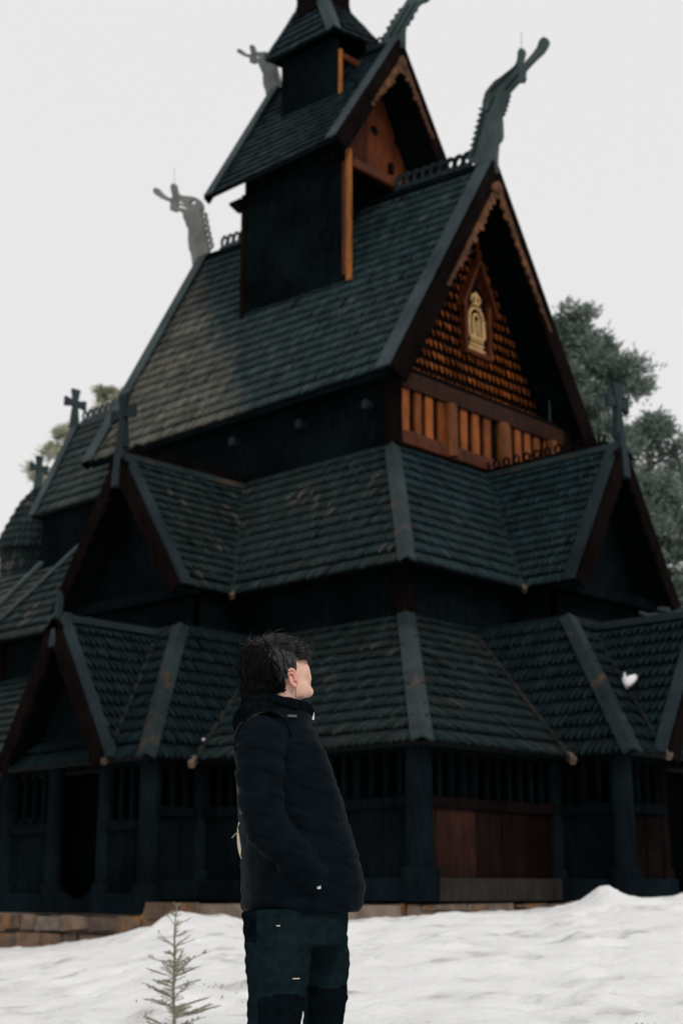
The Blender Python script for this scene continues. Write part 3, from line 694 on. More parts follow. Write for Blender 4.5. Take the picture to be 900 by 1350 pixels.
# ---- porches (projections of the gallery) and their gabled portals
def porch(axis, cen, half, front, main, mainslope, hiptop, ztop, portal_front, pz, phw, pze, mat, rows=11):
    """axis 'S' or 'W'. local frame: a along the wall, o outwards."""
    if axis == 'S': L = lambda a, o, z: V((a, -o, z)); sgn = 1
    else: L = lambda a, o, z: V((o, a, z)); sgn = -1      # visible side is the low-a side
    side = half if axis == 'S' else -half
    ht = hiptop                                          # (a offset of the hip top from the centre, o)
    g = MB()
    A = lambda k, o, z: L(cen + k, o, z)
    outF = L(0, 1, 0) - L(0, 0, 0)
    for s in (-1, 1):
        poly = [A(s * half, main - .05, z1), A(s * half, front, z1), A(s * ht[0], ht[1], ztop), A(s * ht[0], main - 3.0, ztop), A(s * half, main - 0.9, z1)]
        roof_face(g, [A(s * half, front, z1), A(s * half, main - 3.2, z1), A(s * ht[0], main - 3.2, ztop), A(s * ht[0], ht[1], ztop)], rows, W1, (A(s, 0, 1) - A(0, 0, 0)))
    roof_face(g, [A(-half, front, z1), A(half, front, z1), A(ht[0], ht[1], ztop), A(-ht[0], ht[1], ztop)], rows, W1, outF + UP)
    g.prism([A(-ht[0], ht[1], ztop), A(ht[0], ht[1], ztop), A(ht[0], main - 3.2, ztop), A(-ht[0], main - 3.2, ztop)], (0, 0, 0.06))
    pr = g.build('porch_roof', mat, church); fix_normals(pr) if False else None
    nF = nrm(A(-half, front, z1), A(half, front, z1), A(ht[0], ht[1], ztop), outF + UP)
    for s in (-1, 1):
        nS = nrm(A(s * half, front, z1), A(s * half, main, z1), A(s * ht[0], ht[1], ztop), A(s, 0, 1) - A(0, 0, 0))
        hipb(A(s * half * 1.01, front + .03, z1 - .02), A(s * ht[0], ht[1], ztop), .125, .04, nF, nS, 'porch_hip', parent=pr)
        # valley with the main gallery roof
        rise = (ztop - z1) / (half - ht[0]); ms = mainslope
        zz = ztop - 0.15
        valley(A(s * (half + .0), main + .05, z1 + .04), A(s * (half - (zz - z1) / rise), main - (zz - z1) / ms, zz + .05), parent=pr)
    # portal
    g = MB()
    back = ht[1] - .3
    for s in (-1, 1):
        roof_face(g, [A(s * phw, portal_front, pze), A(s * phw, back, pze), A(0, back, pz), A(0, portal_front, pz)], 11, .12, A(s, 0, .6) - A(0, 0, 0))
    po = g.build('portal_roof', mat, church)
    m = MB(); m.bar(A(0, portal_front + .02, pz + .06), A(0, back - .2, pz + .06), .1, .12); m.build('ridge_board', M['board_dark'], po, bevel=.01)
    for s in (-1, 1):
        # verge plank on top, bargeboard on the face
        n = nrm(A(s * phw, portal_front, pze), A(s * phw, back, pze), A(0, back, pz), A(s, 0, .6) - A(0, 0, 0))
        m = MB(); p, q = A(s * phw * 1.05, portal_front, pze - .1), A(0, portal_front, pz + .02)
        inn = -outF
        m.prism([p + n * .06 + outF * .05, q + n * .06 + outF * .05, q + n * .06 + inn * .17, p + n * .06 + inn * .17], n * .04); o = m.build('verge_board', M['board_dark'], po); fix_normals(o)
        m = MB(); dn = (q - p).normalized(); a = -n
        prof = [p + n * .05, q + n * .05, q + a * .3]
        K = 9
        for k in range(K + 1):
            t = 1 - k / K; prof.append(q.lerp(p, 1 - t) + a * (.2 + .05 * (k % 2)))
        m.prism([c + outF * .05 for c in prof], outF * .06); o = m.build('bargeboard', M['tar_brown'], po); fix_normals(o)
        # valley with the porch front
        fs = (ztop - z1) / (front - ht[1]); sl = (pz - pze) / phw
        zz = pz - .1
        valley(A(s * phw, front + .05, pze - .0), A(s * (phw * (pz - zz) / (pz - pze)), front - (zz - z1) / fs, zz + .04), parent=po, spout=.14)
    m = MB(); gp = [A(-phw * .82, portal_front - .45, pze + .1), A(phw * .82, portal_front - .45, pze + .1), A(0, portal_front - .45, pz - .25)]
    hole = 0
    m.prism(gp, inn * .08); o = m.build('portal_gable', M['tar'], po); fix_normals(o)
    m = MB(); c = A(0, portal_front + .0, pz)
    m.bar(c - UP * .45 + outF * .08, c + UP * .42, .15, .13, up=outF, taper=.7); m.bar(c + UP * .42, c + UP * .5, .09, .09, up=outF, taper=.3)
    m.build('finial', M['board_dark'], po, bevel=.015)
    return pr
ptS = on_plane(238, 827, (1, 0, 0), SXC + .5); ptW = on_plane(748, 815, (0, 1, 0), WYC - .5)
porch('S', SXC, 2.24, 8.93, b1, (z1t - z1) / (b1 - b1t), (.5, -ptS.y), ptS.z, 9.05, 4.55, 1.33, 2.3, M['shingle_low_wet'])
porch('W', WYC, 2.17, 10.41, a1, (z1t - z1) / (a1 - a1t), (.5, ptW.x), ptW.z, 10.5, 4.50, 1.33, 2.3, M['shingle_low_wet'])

# ---- aisle wall and aisle roof (second tier), with its two cross gables
def wallbox(name, x, y, za, zb, mat, post=True):
    m = MB()
    for (p, q, nn) in (((x, -y), (x, y), 34), ((-x, -y), (x, -y), 44), ((-x, y), (x, y), 4), ((-x, -y), (-x, y), 4)):
        L = math.dist(p, q); d = ((q[0] - p[0]) / L, (q[1] - p[1]) / L); w = L / nn
        for k in range(nn):
            c = (p[0] + d[0] * w * (k + .5), p[1] + d[1] * w * (k + .5), (za + zb) / 2)
            m.box(c, (w - .012, .09 + random.uniform(0, .03), zb - za), math.atan2(d[1], d[0]), random.random())
    o = m.build(name, mat, church)
    if post:
        for sx in (-1, 1):
            for sy in (-1, 1):
                m = MB(); m.lathe((sx * x, sy * y, 0), [(.17, za), (.17, zb)], 18); m.build('corner_post', M['tar_brown'], o)
    return o
wallbox('aisle_wall', a2 - .45, b2 - .45, z1t - .6, z2 + .25, M['tar'])
g = MB(); ROWS2, W2 = 13, 0.108
roof_face(g, [(-a2, -b2, z2), (a2, -b2, z2), (a2t, -b2t, z2t), (-a2t, -b2t, z2t)], ROWS2, W2, (0, -1, 1))
aroof = g.build('aisle_roof', M['shingle'], church)
g = MB()
roof_face(g, [(a2, -b2, z2), (a2, b2, z2), (a2t, b2t, z2t), (a2t, -b2t, z2t)], ROWS2, W2, (1, 0, 1))
roof_face(g, [(a2, b2, z2), (-a2, b2, z2), (-a2t, b2t, z2t), (a2t, b2t, z2t)], ROWS2, W2, (0, 1, 1), shingles=False)
roof_face(g, [(-a2, b2, z2), (-a2, -b2, z2), (-a2t, -b2t, z2t), (-a2t, b2t, z2t)], ROWS2, W2, (-1, 0, 1), shingles=False)
g.build('aisle_roof', M['shingle_wet'], church)
nS2 = V((0, -(z2t - z2), (b2 - b2t))).normalized(); nW2 = V(((z2t - z2), 0, a2 - a2t)).normalized()
hipb((a2 + .03, -b2 - .03, z2 - .02), (a2t, -b2t, z2t), .13, .04, nS2, nW2, parent=aroof)
hipb((-a2 - .03, -b2 - .03, z2 - .02), (-a2t, -b2t, z2t), .13, .04, nS2, V((-nW2.x, 0, nW2.z)), parent=aroof)

def crest(p, q, n, rx, rz, th, mat, parent, base=.08, name='ridge_crest', hole=.66):
    """row of pierced rings standing on a ridge"""
    p, q = V(p), V(q); d = (q - p); L = d.length; d.normalize(); s = d.cross(UP).normalized(); u = s.cross(d)
    m = MB(); m.bar(p + u * base / 2, q + u * base / 2, th * 2.2, base, u); K = 14
    for k in range(n):
        c = p + d * (L * (k + .5) / n) + u * (base + rz * .9)
        out = [(rx * math.cos(2 * math.pi * i / K), rz * math.sin(2 * math.pi * i / K)) for i in range(K)]
        vs = []
        for sd in (-1, 1):
            for f in (1.0, hole):
                for (x, z) in out: vs.append(c + d * x * f * (1 if f == 1 else .9) + u * z * f + s * (sd * th / 2))
        fs = []
        for i in range(K):
            j = (i + 1) % K
            fs += [(i, j, K + j, K + i), (2 * K + j, 2 * K + i, 3 * K + i, 3 * K + j), (i, 2 * K + i, 2 * K + j, j), (K + j, 3 * K + j, 3 * K + i, K + i)]
        m.add(vs, fs)
    return m.build(name, mat, parent)

def cross(p, h, arm, axis, mat, parent, th=.1):
    """flared-arm cross standing on a gable: axis = direction of the arms"""
    p, ax = V(p), V(axis); no = ax.cross(UP)
    w, f = h * .07, h * .125; ch = h * .64
    def arm_poly(c, d, l, s):    # flared arm
        return [c + s * -w * .8, c + s * w * .8, c + d * l + s * f, c + d * l - s * f]
    m = MB(); c = p + UP * ch
    for d, l, s in ((ax, arm, UP), (-ax, arm, UP), (UP, h - ch, ax)):
        m.prism([x - no * th / 2 for x in arm_poly(c, d, l, s)], no * th)
    m.prism([x - no * th * .62 for x in (p - ax * f * 1.1, p + ax * f * 1.1, c + ax * w * .8, c - ax * w * .8)], no * th * 1.24)
    m.prism([c + (ax * math.cos(t) + UP * math.sin(t)) * w * 1.5 - no * th * .65 for t in [2 * math.pi * i / 12 for i in range(12)]], no * th * 1.3)
    o = m.build('cross', mat, parent, bevel=.012); fix_normals(o); return o

def dormer(axis, cen, half, front, main, pz, ez, zt, mat, rows=15):
    if axis == 'S': L = lambda a, o, z: V((a, -o, z))
    else: L = lambda a, o, z: V((o, a, z))
    A = lambda k, o, z: L(cen + k, o, z)
    outF = L(0, 1, 0) - L(0, 0, 0); ad = L(1, 0, 0) - L(0, 0, 0)
    back = (b2t if axis == 'S' else a2t) - .1
    g = MB()
    for s in (-1, 1):
        roof_face(g, [A(s * half, front, ez), A(s * half, back, ez), A(0, back, pz), A(0, front, pz)], rows, .112, A(s, 0, .5) - A(0, 0, 0))
    d = g.build('cross_gable_roof', mat, church)
    m = MB(); m.bar(A(0, front, pz + .05), A(0, back, pz + .05), .13, .12); m.build('ridge_board', M['hip'], d, bevel=.01)
    crest(A(0, front - .25, pz + .1), A(0, back + .1, pz + .1), 12, .085, .1, .05, M['tar_brown'], d)
    sl = (z2t - z2) / ((b2 - b2t) if axis == 'S' else (a2 - a2t))
    for s in (-1, 1):
        n = nrm(A(s * half, front, ez), A(s * half, back, ez), A(0, back, pz), A(s, 0, .5) - A(0, 0, 0))
        p, q = A(s * half * 1.03, front, ez - .06), A(0, front, pz + .03)
        m = MB(); m.prism([p + n * .06 + outF * .05, q + n * .06 + outF * .05, q + n * .06 - outF * .2, p + n * .06 - outF * .2], n * .045); o = m.build('verge_board', M['board_dark'], d); fix_normals(o)
        a = -n; K = 22
        prof = [p + n * .05, q + n * .05, q + a * .42]
        for k in range(K + 1):
            t = k / K; prof.append(q.lerp(p, .03 + .97 * t) + a * (.24 + .045 * (k % 2) * (1 if t < .8 else .3)))
        m = MB(); m.prism([c + outF * .05 for c in prof], outF * .07); o = m.build('bargeboard', M['tar_brown'], d); fix_normals(o)
        valley(A(s * half, main + .03, ez + .03), A(s * .12, main - (pz - .2 - ez) / sl, pz - .15), parent=d, spout=.1)
    wf = front - .62
    m = MB(); m.prism([A(-half * .86, wf, ez - .75), A(half * .86, wf, ez - .75), A(half * .86, wf, ez + .15), A(0, wf, pz - .28), A(-half * .86, wf, ez + .15)], -outF * .1); o = m.build('gable_wall', M['tar'], d); fix_normals(o)
    m = MB(); m.bar(A(-half * .98, wf + .2, ez - .02), A(half * .98, wf + .2, ez - .02), .2, .22); m.build('tie_beam', M['tar'], d, bevel=.02)
    # side cheeks under the eaves
    for s in (-1, 1):
        m = MB(); m.prism([A(s * half * .86, wf, ez - .75), A(s * half * .86, wf, ez + .15), A(s * half * .86, back, ez + .15), A(s * half * .86, back, ez - .75)], ad * .06 * -s); o = m.build('cheek_wall', M['tar'], d); fix_normals(o)
    m = MB(); c = A(0, front, pz); m.bar(c - UP * .62 + outF * .1, c + UP * .3 + outF * .02, .2, .16, up=outF); m.build('apex_post', M['board_dark'], d, bevel=.02)
    cross(A(0, front, pz + .18), 1.12, .36, ad, M['board_dark'], d)
    return d
dormer('S', .32, 1.836, 6.26, b2, 8.394, z2, z2t, M['shingle'])
dormer('W', -.083, 1.64, 7.628, a2, 8.43, z2, z2t, M['shingle_wet'])

# ---- nave wall
wy = b3 - .4; wx = 4.36
m = MB()
for k in range(44):
    w = 2 * wx / 44; m.mm((-wx + w * k + .005, -wy, 7.9), (-wx + w * (k + 1) - .005, -wy + .1 + random.uniform(-.02, .02), z3 + .35), random.random())
m.mm((-wx, wy - .1, 7.9), (wx, wy, z3 + .3)); m.mm((-wx, -wy + .1, 7.9), (-wx + .1, wy - .1, z3 + .3))
nwall = m.build('nave_wall', M['tar'], church)
for px, pzv in ((486, 534), (310, 583), (398, 560)):
    c = on_plane(px, pzv, (0, 1, 0), -wy - .05); m = MB(); m.tube([c + V((0, .2, 0)), c + V((0, -.12, 0))], .1, 16); m.build('rafter_end', M['board_dark'], nwall, bevel=.01)
# west clerestory: sill, top beam, corner posts, half round columns and orange boards
m = MB(); m.mm((wx - .12, -wy, 8.0), (wx - .02, wy, 10.3)); ww = m.build('west_clerestory', M['tar_brown'], church)
m = MB(); m.mm((wx - .02, -wy - .05, 8.62), (wx + .12, wy + .05, 8.9)); m.build('lower_beam', M['rust'], ww, bevel=.02)
m = MB(); m.mm((wx - .02, -wy - .08, 9.78), (wx + .10, wy + .08, 10.14)); m.build('upper_beam', M['beam'], ww, bevel=.02)
cols = [on_plane(595, 553, (1, 0, 0), wx + .1).y, on_plane(664, 577, (1, 0, 0), wx + .1).y]
for y in cols + [cols[1] + (cols[1] - cols[0])]:
    m = MB(); m.lathe((wx + .06, y, 0), [(.15, 8.66), (.15, 9.72), (.12, 9.78)], 18); m.build('half_column', M['column'], ww)
for sy in (-1, 1):
    m = MB(); m.lathe((wx - .02, sy * (wy - .06), 0), [(.19, 7.9), (.19, 10.1)], 18); m.build('corner_post', M['tar_brown'], ww)
y = -wy + .28
while y < wy - .3:
    w = random.uniform(.19, .23)
    if all(abs(y + w / 2 - c) > .2 for c in cols): m = MB(); m.mm((wx - .02, y, 8.9), (wx + .03 + random.uniform(0, .02), y + w, 9.78), random.random()); m.build('wall_board', M['orange'], ww, bevel=.008)
    y += w + random.choice((.12, .14, .17))

# ---- nave gable (west): shingled field, niche with gilded crown and monogram
gx = 3.86
m = MB(); hw, gz0, gza = 2.95, 9.9, 15.0
m.prism([(gx, -hw, gz0), (gx, hw, gz0), (gx, 0, gza)], (-.08, 0, 0), 0.0)
roof_face(m, [(gx, -hw, gz0), (gx, hw, gz0), (gx, 0, gza)], 20, .155, (1, 0, 0), deck=False, tip=.45, lift=.08, gapf=.66, skirt=.07, twotone=True)
ng = m.build('nave_gable', M['gable_shingle'], church)
m = MB(); m.prism([(gx - .1, -hw, gz0 - .2), (gx - .1, hw, gz0 - .2), (gx - .1, 0, gza)], (-.05, 0, 0)); m.build('gable_backing', M['tar'], ng)
NX = gx + .2
nbp = on_plane(632, 467, (1, 0, 0), NX); ny, nb = nbp.y, nbp.z
m = MB()
m.mm((gx, ny - .46, nb - .05), (NX, ny + .46, nb + .05)); m.mm((gx, ny - .46, nb + .05), (NX, ny - .36, nb + 1.2)); m.mm((gx, ny + .36, nb + .05), (NX, ny + .46, nb + 1.2))
niche = m.build('niche_frame', M['rust'], ng, bevel=.01)
m = MB(); m.prism([(gx + .02, ny - .36, nb + .05), (gx + .02, ny + .36, nb + .05), (gx + .02, ny + .36, nb + 1.2), (gx + .02, ny, nb + 2.0), (gx + .02, ny - .36, nb + 1.2)], (.08, 0, 0)); m.build('niche_panel', M['tar_brown'], niche)
m = MB()
for s in (-1, 1): m.bar((NX - .05, ny + s * .60, nb + .95), (NX - .05, ny, nb + 2.16), .3, .07, up=(0, s, .5))
m.build('niche_gable', M['rust'], niche, bevel=.01)
m = MB(); m.bar((NX, ny, nb + 2.1), (NX, ny, nb + 2.75), .09, .09, up=(1, 0, 0), taper=.3); m.box((NX, ny, nb + 2.35), (.12, .14, .06)); m.build('niche_finial', M['rust'], niche)
# relief
m = MB(); ex = gx + .125
def ring(y, z, ry, rz, t, a0_, a1_, n=16):
    pts = [(y + ry * math.cos(a0_ + (a1_ - a0_) * i / n), z + rz * math.sin(a0_ + (a1_ - a0_) * i / n)) for i in range(n + 1)]
    m.tube([(ex, a, b) for a, b in pts], t, 8)
for s in (.23, .10):          # nested arches of the monogram
    zb = nb + .42; m.tube([(ex, ny - s, zb), (ex, ny - s, zb + .40)], .026, 8); m.tube([(ex, ny + s, zb), (ex, ny + s, zb + .40)], .026, 8)
    ring(ny, zb + .40, s, s * 1.1, .026, 0, PI)
m.tube([(ex, ny - .015, nb + .44), (ex, ny + .015, nb + .78)], .018, 8)
for s in (-1, 1):
    m.tube([(ex, ny + s * .30, nb + .43), (ex, ny + s * .285, nb + .75)], .016, 8)
    for k in range(4): m.lathe((ex, ny + s * (.30 - .05 * k), nb + .80 + .09 * k), [(.02, 0), (.024, .02), (.01, .04)], 8)
m.tube([(ex, ny - .24, nb + .40), (ex, ny + .24, nb + .40)], .028, 8)
for y in (-.17, -.06, .06, .17): m.tube([(ex, ny + y, nb + .36), (ex, ny + y + .03, nb + .30)], .03, 8)
# crown
cz = nb + 1.17
m.tube([(ex, ny - .1, cz), (ex, ny + .1, cz)], .032, 8)
for s in (-1, 1): ring(ny + s * .065, cz + .09, .07, .11, .026, -.4 if s > 0 else PI + .4, PI * .8 if s > 0 else PI * .2)
m.tube([(ex, ny, cz), (ex, ny, cz + .26)], .03, 8); m.tube([(ex, ny - .06, cz + .22), (ex, ny + .06, cz + .22)], .022, 8)
# two lines of raised strokes below the monogram
for zz, hh, nn, half in ((nb + .235, .05, 11, .22), (nb + .11, .09, 13, .27)):
    for k in range(nn):
        y = ny - half + 2 * half * k / (nn - 1); h = hh * random.uniform(.75, 1)
        m.mm((ex - .02, y - .012, zz - h / 2), (ex + .012, y + .012, zz + h / 2))
        if k % 2: m.mm((ex - .02, y - .03, zz + h / 2 - .02), (ex + .011, y + .028, zz + h / 2 + .0))
    m.mm((ex - .02, ny - half, zz - hh / 2 - .028), (ex + .01, ny + half, zz - hh / 2 - .012))
tag(m.build('gilded_emblem', M['gold'], niche), 'gilded crown above an arched monogram and two lines of lettering')

# ---- nave roof
zm = lambda x: (zrn + (zrf - zrn) * (a3 - x) / (2 * a3))
g = MB()
roof_face(g, [(-a3, -b3, z3), (a3, -b3, z3), (a3, 0, zrn), (-a3, 0, zrf)], 22, .122, (0, -1, 1), lift=.055, warp=True)
roof_face(g, [(-a3, b3, z3), (a3, b3, z3), (a3, 0, zrn), (-a3, 0, zrf)], 18, .145, (0, 1, 1), shingles=False, warp=True)
nroof = g.build('nave_roof', M['shingle_nave'], church)
m = MB(); m.bar((a3, 0, zrn + .04), (-a3, 0, zrf + .04), .2, .14); m.build('ridge_board', M['tar'], nroof, bevel=.015)
for s in (-1, 1):
    m = MB(); m.bar((-a3 + .1, s * (b3 - .06), z3 - .09), (a3 - .1, s * (b3 - .06), z3 - .09), .1, .1); m.build('eaves_board', M['tar'], nroof)

def verge(x, b, ze, zr, outx, bw, parent, plank=.32, carve=True, K=16, bmat='tar_brown'):
    """raking boards of a gable end: plank on the slope, bargeboard on the face, carved inner edge"""
    O = V((outx, 0, 0))
    for s in (-1, 1):
        n = V((0, s * (zr - ze), b)).normalized()
        p, q = V((x, s * b * 1.02, ze - .08)), V((x, 0, zr + .05))
        m = MB(); m.prism([p + n * .07 + O * .06, q + n * .07 + O * .06, q + n * .07 - O * plank, p + n * .07 - O * plank], n * .05); o = m.build('verge_board', M['board'], parent, bevel=.012); fix_normals(o)
        a = -n
        m = MB(); m.prism([c + O * .055 for c in (p + n * .06, q + n * .06, V((x, 0, zr - bw * 1.6)), p + a * bw)], O * .06); o = m.build('bargeboard', M[bmat], parent, bevel=.01); fix_normals(o)
        if carve:
            m = MB(); q0 = V((x, 0, zr - bw * 1.0)); p0 = q0.lerp(p + a * bw * .55, .56)
            for k in range(K):
                t0, t1 = k / K, (k + 1) / K
                c0, c1 = q0.lerp(p0, t0), q0.lerp(p0, t1)
                dep = .27 * (1 - .7 * t0) * random.uniform(.7, 1.3)
                m.prism([c + O * .118 for c in (c0, c1, c1 + a * dep * .7, c0.lerp(c1, .5) + a * dep, c0 + a * dep * .55)], O * random.uniform(.025, .05), random.random())
            o = m.build('carved_edge', M['carve'], parent); fix_normals(o)
verge(a3, b3, z3, zrn, 1, .42, nroof)
verge(-a3, b3, z3, zrf, -1, .16, nroof, carve=False)
tb = 4.0
crest((a3 - .55, 0, zm(a3 - .55) + .1), (2.0, 0, zm(2.0) + .1), 9, .165, .18, .08, M['board_dark'], nroof, hole=.56)
crest((-1.5, 0, zm(-1.5) + .1), (-a3 + .75, 0, zm(-a3 + .75) + .1), 11, .13, .17, .06, M['board'], nroof)
# soffit lining behind the bargeboards
m = MB()
for s in (-1, 1): m.prism([(gx - .1, s * (b3 - .02), z3 - .12), (a3 - .02, s * (b3 - .02), z3 - .12), (a3 - .02, 0, zrn - .17), (gx - .1, 0, zrn - .17)], (0, 0, -.05))
o = m.build('gable_soffit', M['tar'], nroof); fix_normals(o)
# thin conductor on the right rake
c = on_plane(724, 545, (1, 0, 0), 4.32); m = MB(); m.tube([c + UP * -.6, c + UP * .3], .018, 8); m.build('conductor', M['board'], nroof)

# ---- dragon heads: carved planks standing on the ridge ends
def plank_from(outline, holes, th, name, mat, parent, y=0.0, bev=.02):
    cu = bpy.data.curves.new(name, 'CURVE'); cu.dimensions = '2D'; cu.fill_mode = 'BOTH'; cu.extrude = th / 2 - bev * .6; cu.bevel_depth = bev * .6; cu.bevel_resolution = 1
    for loop in [outline] + holes:
        sp = cu.splines.new('POLY'); sp.points.add(len(loop) - 1); sp.use_cyclic_u = True
        for i, (x, z) in enumerate(loop): sp.points[i].co = (x, z, 0, 1)
    t = bpy.data.objects.new(name + '_tmp', cu); COL.objects.link(t)
    dg = bpy.context.evaluated_depsgraph_get(); me = bpy.data.meshes.new_from_object(t.evaluated_get(dg))
    bpy.data.objects.remove(t); bpy.data.curves.remove(cu)
    me.transform(Matrix(((1, 0, 0, 0), (0, 0, -1, y), (0, 1, 0, 0), (0, 0, 0, 1))))
    me.name = name; me.materials.clear(); me.materials.append(mat)
    o = bpy.data.objects.new(name, me); COL.objects.link(o); o.parent = parent
    return o
def ell(cx, cy, rx, ry, n=12): return [(cx + rx * math.cos(2 * PI * i / n), cy + ry * math.sin(2 * PI * i / n)) for i in range(n)]
def px(pts, sc, off): return [(on_plane(off[0] + x / sc, off[1] + y / sc, (0, 1, 0), 0)).xz for x, y in pts]
far_o = [(424, 850), (412, 750), (392, 695), (385, 620), (388, 530), (372, 510), (362, 470), (346, 440), (338, 392), (310, 378), (285, 368), (272, 378), (245, 374), (232, 362), (236, 325), (233, 293), (200, 287), (160, 270), (125, 248), (98, 228), (88, 205), (98, 184), (120, 186), (140, 206), (165, 236), (200, 260), (238, 272), (254, 258), (246, 225), (236, 180), (242, 153), (262, 148), (275, 170), (280, 210), (300, 240), (340, 252), (400, 255), (440, 265), (478, 292), (498, 330), (500, 362), (484, 372), (484, 400), (492, 450), (500, 500), (512, 560), (530, 640), (548, 700), (560, 790), (480, 850)]
far_h = [[(283, 270), (315, 292), (345, 318), (372, 340), (330, 325), (288, 300)], [(284, 318), (330, 334), (380, 352), (372, 364), (330, 355), (284, 342)], ell(422, 305, 28, 20)]
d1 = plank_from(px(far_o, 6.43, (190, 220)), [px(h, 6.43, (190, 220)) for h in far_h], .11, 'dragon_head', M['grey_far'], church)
tag(d1, 'pale grey pierced dragon head on the far end of the nave ridge')
def mane(pts, sc, off, r_o, r_i, parent, mat, th=.07):
    m = MB(); K = 12
    for x, y in pts:
        c = on_plane(off[0] + x / sc, off[1] + y / sc, (0, 1, 0), 0); vs = []; fs = []
        for sd in (-1, 1):
            for r in (r_o, r_i):
                for i in range(K): vs.append(c + V((r * math.cos(2 * PI * i / K), sd * th / 2, r * math.sin(2 * PI * i / K))))
        for i in range(K):
            j = (i + 1) % K
            fs += [(i, j, K + j, K + i), (2 * K + j, 2 * K + i, 3 * K + i, 3 * K + j), (i, 2 * K + i, 2 * K + j, j), (K + j, 3 * K + j, 3 * K + i, K + i)]
        m.add(vs, fs)
    return m.build('mane', mat, parent)
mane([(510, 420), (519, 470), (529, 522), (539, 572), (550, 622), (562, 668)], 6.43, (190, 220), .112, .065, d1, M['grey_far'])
near_o = [(215, 1160), (100, 1090)]
for k in range(8):                       # saw-toothed mane
    f = k / 8; bx_, by_ = 108 + (212 - 108) * f, 1080 + (672 - 1080) * f
    near_o += [(bx_, by_), (bx_ + 34, by_ - 30), (bx_ + 22, by_ - 46)]
near_o += [(205, 668), (238, 660), (240, 632), (238, 615), (262, 530), (300, 480), (340, 435), (400, 395), (450, 355), (500, 315), (522, 285), (535, 235), (538, 185), (556, 158), (580, 165), (588, 195), (575, 245), (560, 282), (572, 300), (610, 262), (660, 205), (700, 150), (718, 95), (745, 65), (775, 72), (790, 98), (780, 135), (745, 190), (690, 240), (640, 290), (592, 345), (588, 372), (592, 410), (580, 440), (550, 442), (536, 440), (500, 480), (455, 530), (460, 560), (444, 575), (452, 600), (436, 612), (440, 640), (424, 650), (428, 680), (410, 690), (412, 715), (390, 728), (396, 790), (398, 850), (400, 900), (388, 935), (362, 962), (356, 1040), (352, 1110), (356, 1200), (280, 1230)]
near_h = [[(440, 470), (525, 355), (530, 375), (455, 478)], [(430, 500), (505, 400), (525, 415), (450, 505)]]
d2 = plank_from(px(near_o, 6.43, (600, 40)), [], .09, 'dragon_head', M['grey'], church)
tag(d2, 'teal grey dragon head with long tongue on the near end of the nave ridge')
m = MB()
for k in range(8):                       # raised scales of the mane on the cheek side
    f = k / 8; c = on_plane(600 + (150 + 100 * f) / 6.43, 40 + (1050 - 400 * f) / 6.43, (0, 1, 0), -.05); m.bar(c + V((-.06, 0, -.05)), c + V((.09, 0, .04)), .025, .05, (0, -1, 0))
m.build('mane', M['board_dark'], d2)
m = MB()   # cut lines along the jaw and neck, raised mouldings on the visible cheek
for a, b in (((300, 520), (520, 300)), ((420, 510), (535, 370)), ((270, 700), (330, 560))):
    p, q = (on_plane(600 + c[0] / 6.43, 40 + c[1] / 6.43, (0, 1, 0), -.05) for c in (a, b)); m.bar(p, q, .03, .05, (0, -1, 0))
m.build('jaw_moulding', M['board_dark'], d2)
# upper pair: reuse the carved shapes on the turret ridge
def dup(src, name, mat, loc, sc, label):
    o = src.copy(); o.data = src.data.copy(); o.data.materials.clear(); o.data.materials.append(mat); COL.objects.link(o); o.parent = church; o.location = loc; o.scale = (sc, 1, sc); tag(o, label)
    for ch in list(src.children):
        c = ch.copy(); COL.objects.link(c); c.parent = o
    return o
def anchor(src_pt, dst_pt, sc):
    return V((dst_pt.x - src_pt.x * sc, 0, dst_pt.z - src_pt.z * sc))
s_f = on_plane(190 + 460 / 6.43, 220 + 830 / 6.43, (0, 1, 0), 0); t_f = on_plane(357, 127, (0, 1, 0), 0)
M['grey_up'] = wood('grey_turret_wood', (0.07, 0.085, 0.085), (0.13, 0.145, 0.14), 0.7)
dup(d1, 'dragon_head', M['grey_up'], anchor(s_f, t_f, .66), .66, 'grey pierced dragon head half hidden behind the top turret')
s_n = on_plane(600 + 330 / 6.43, 40 + 1130 / 6.43, (0, 1, 0), 0); t_n = on_plane(523, 58, (0, 1, 0), 0)
top_o = [(572, 215), (566, 195), (580, 182), (576, 160), (594, 148), (590, 128), (610, 118), (606, 98), (628, 88), (626, 70), (646, 62), (643, 45), (662, 38), (680, 8), (708, -30), (756, -72), (798, -100), (810, -140), (828, -140), (828, -104), (878, -152), (900, -148), (886, -112), (832, -66), (806, -42), (784, -8), (765, 8), (745, 14), (726, 30), (722, 48), (706, 60), (706, 82), (690, 94), (686, 112), (672, 118), (668, 150), (668, 215)]
d3 = plank_from(px(top_o, 3.46, (340, 0)), [], .09, 'dragon_head', M['grey'], church)
tag(d3, 'teal grey dragon head on the near end of the turret ridge')
m = MB()
for a, b in (((600, 170), (690, 20)), ((632, 160), (720, 10))):
    p, q = (on_plane(340 + c[0] / 3.46, c[1] / 3.46, (0, 1, 0), -.05) for c in (a, b)); m.bar(p, q, .025, .05, (0, -1, 0))
m.build('neck_moulding', M['board_dark'], d3)
for (a, b, c) in ((230, 222, 246), (687, 42, 68)):
    p, q = on_plane(a, b, (0, 1, 0), 0), on_plane(a, c, (0, 1, 0), 0); m = MB(); m.tube([q, p], .006, 6); m.build('lightning_rod', M['iron'], d1 if a < 400 else d2)

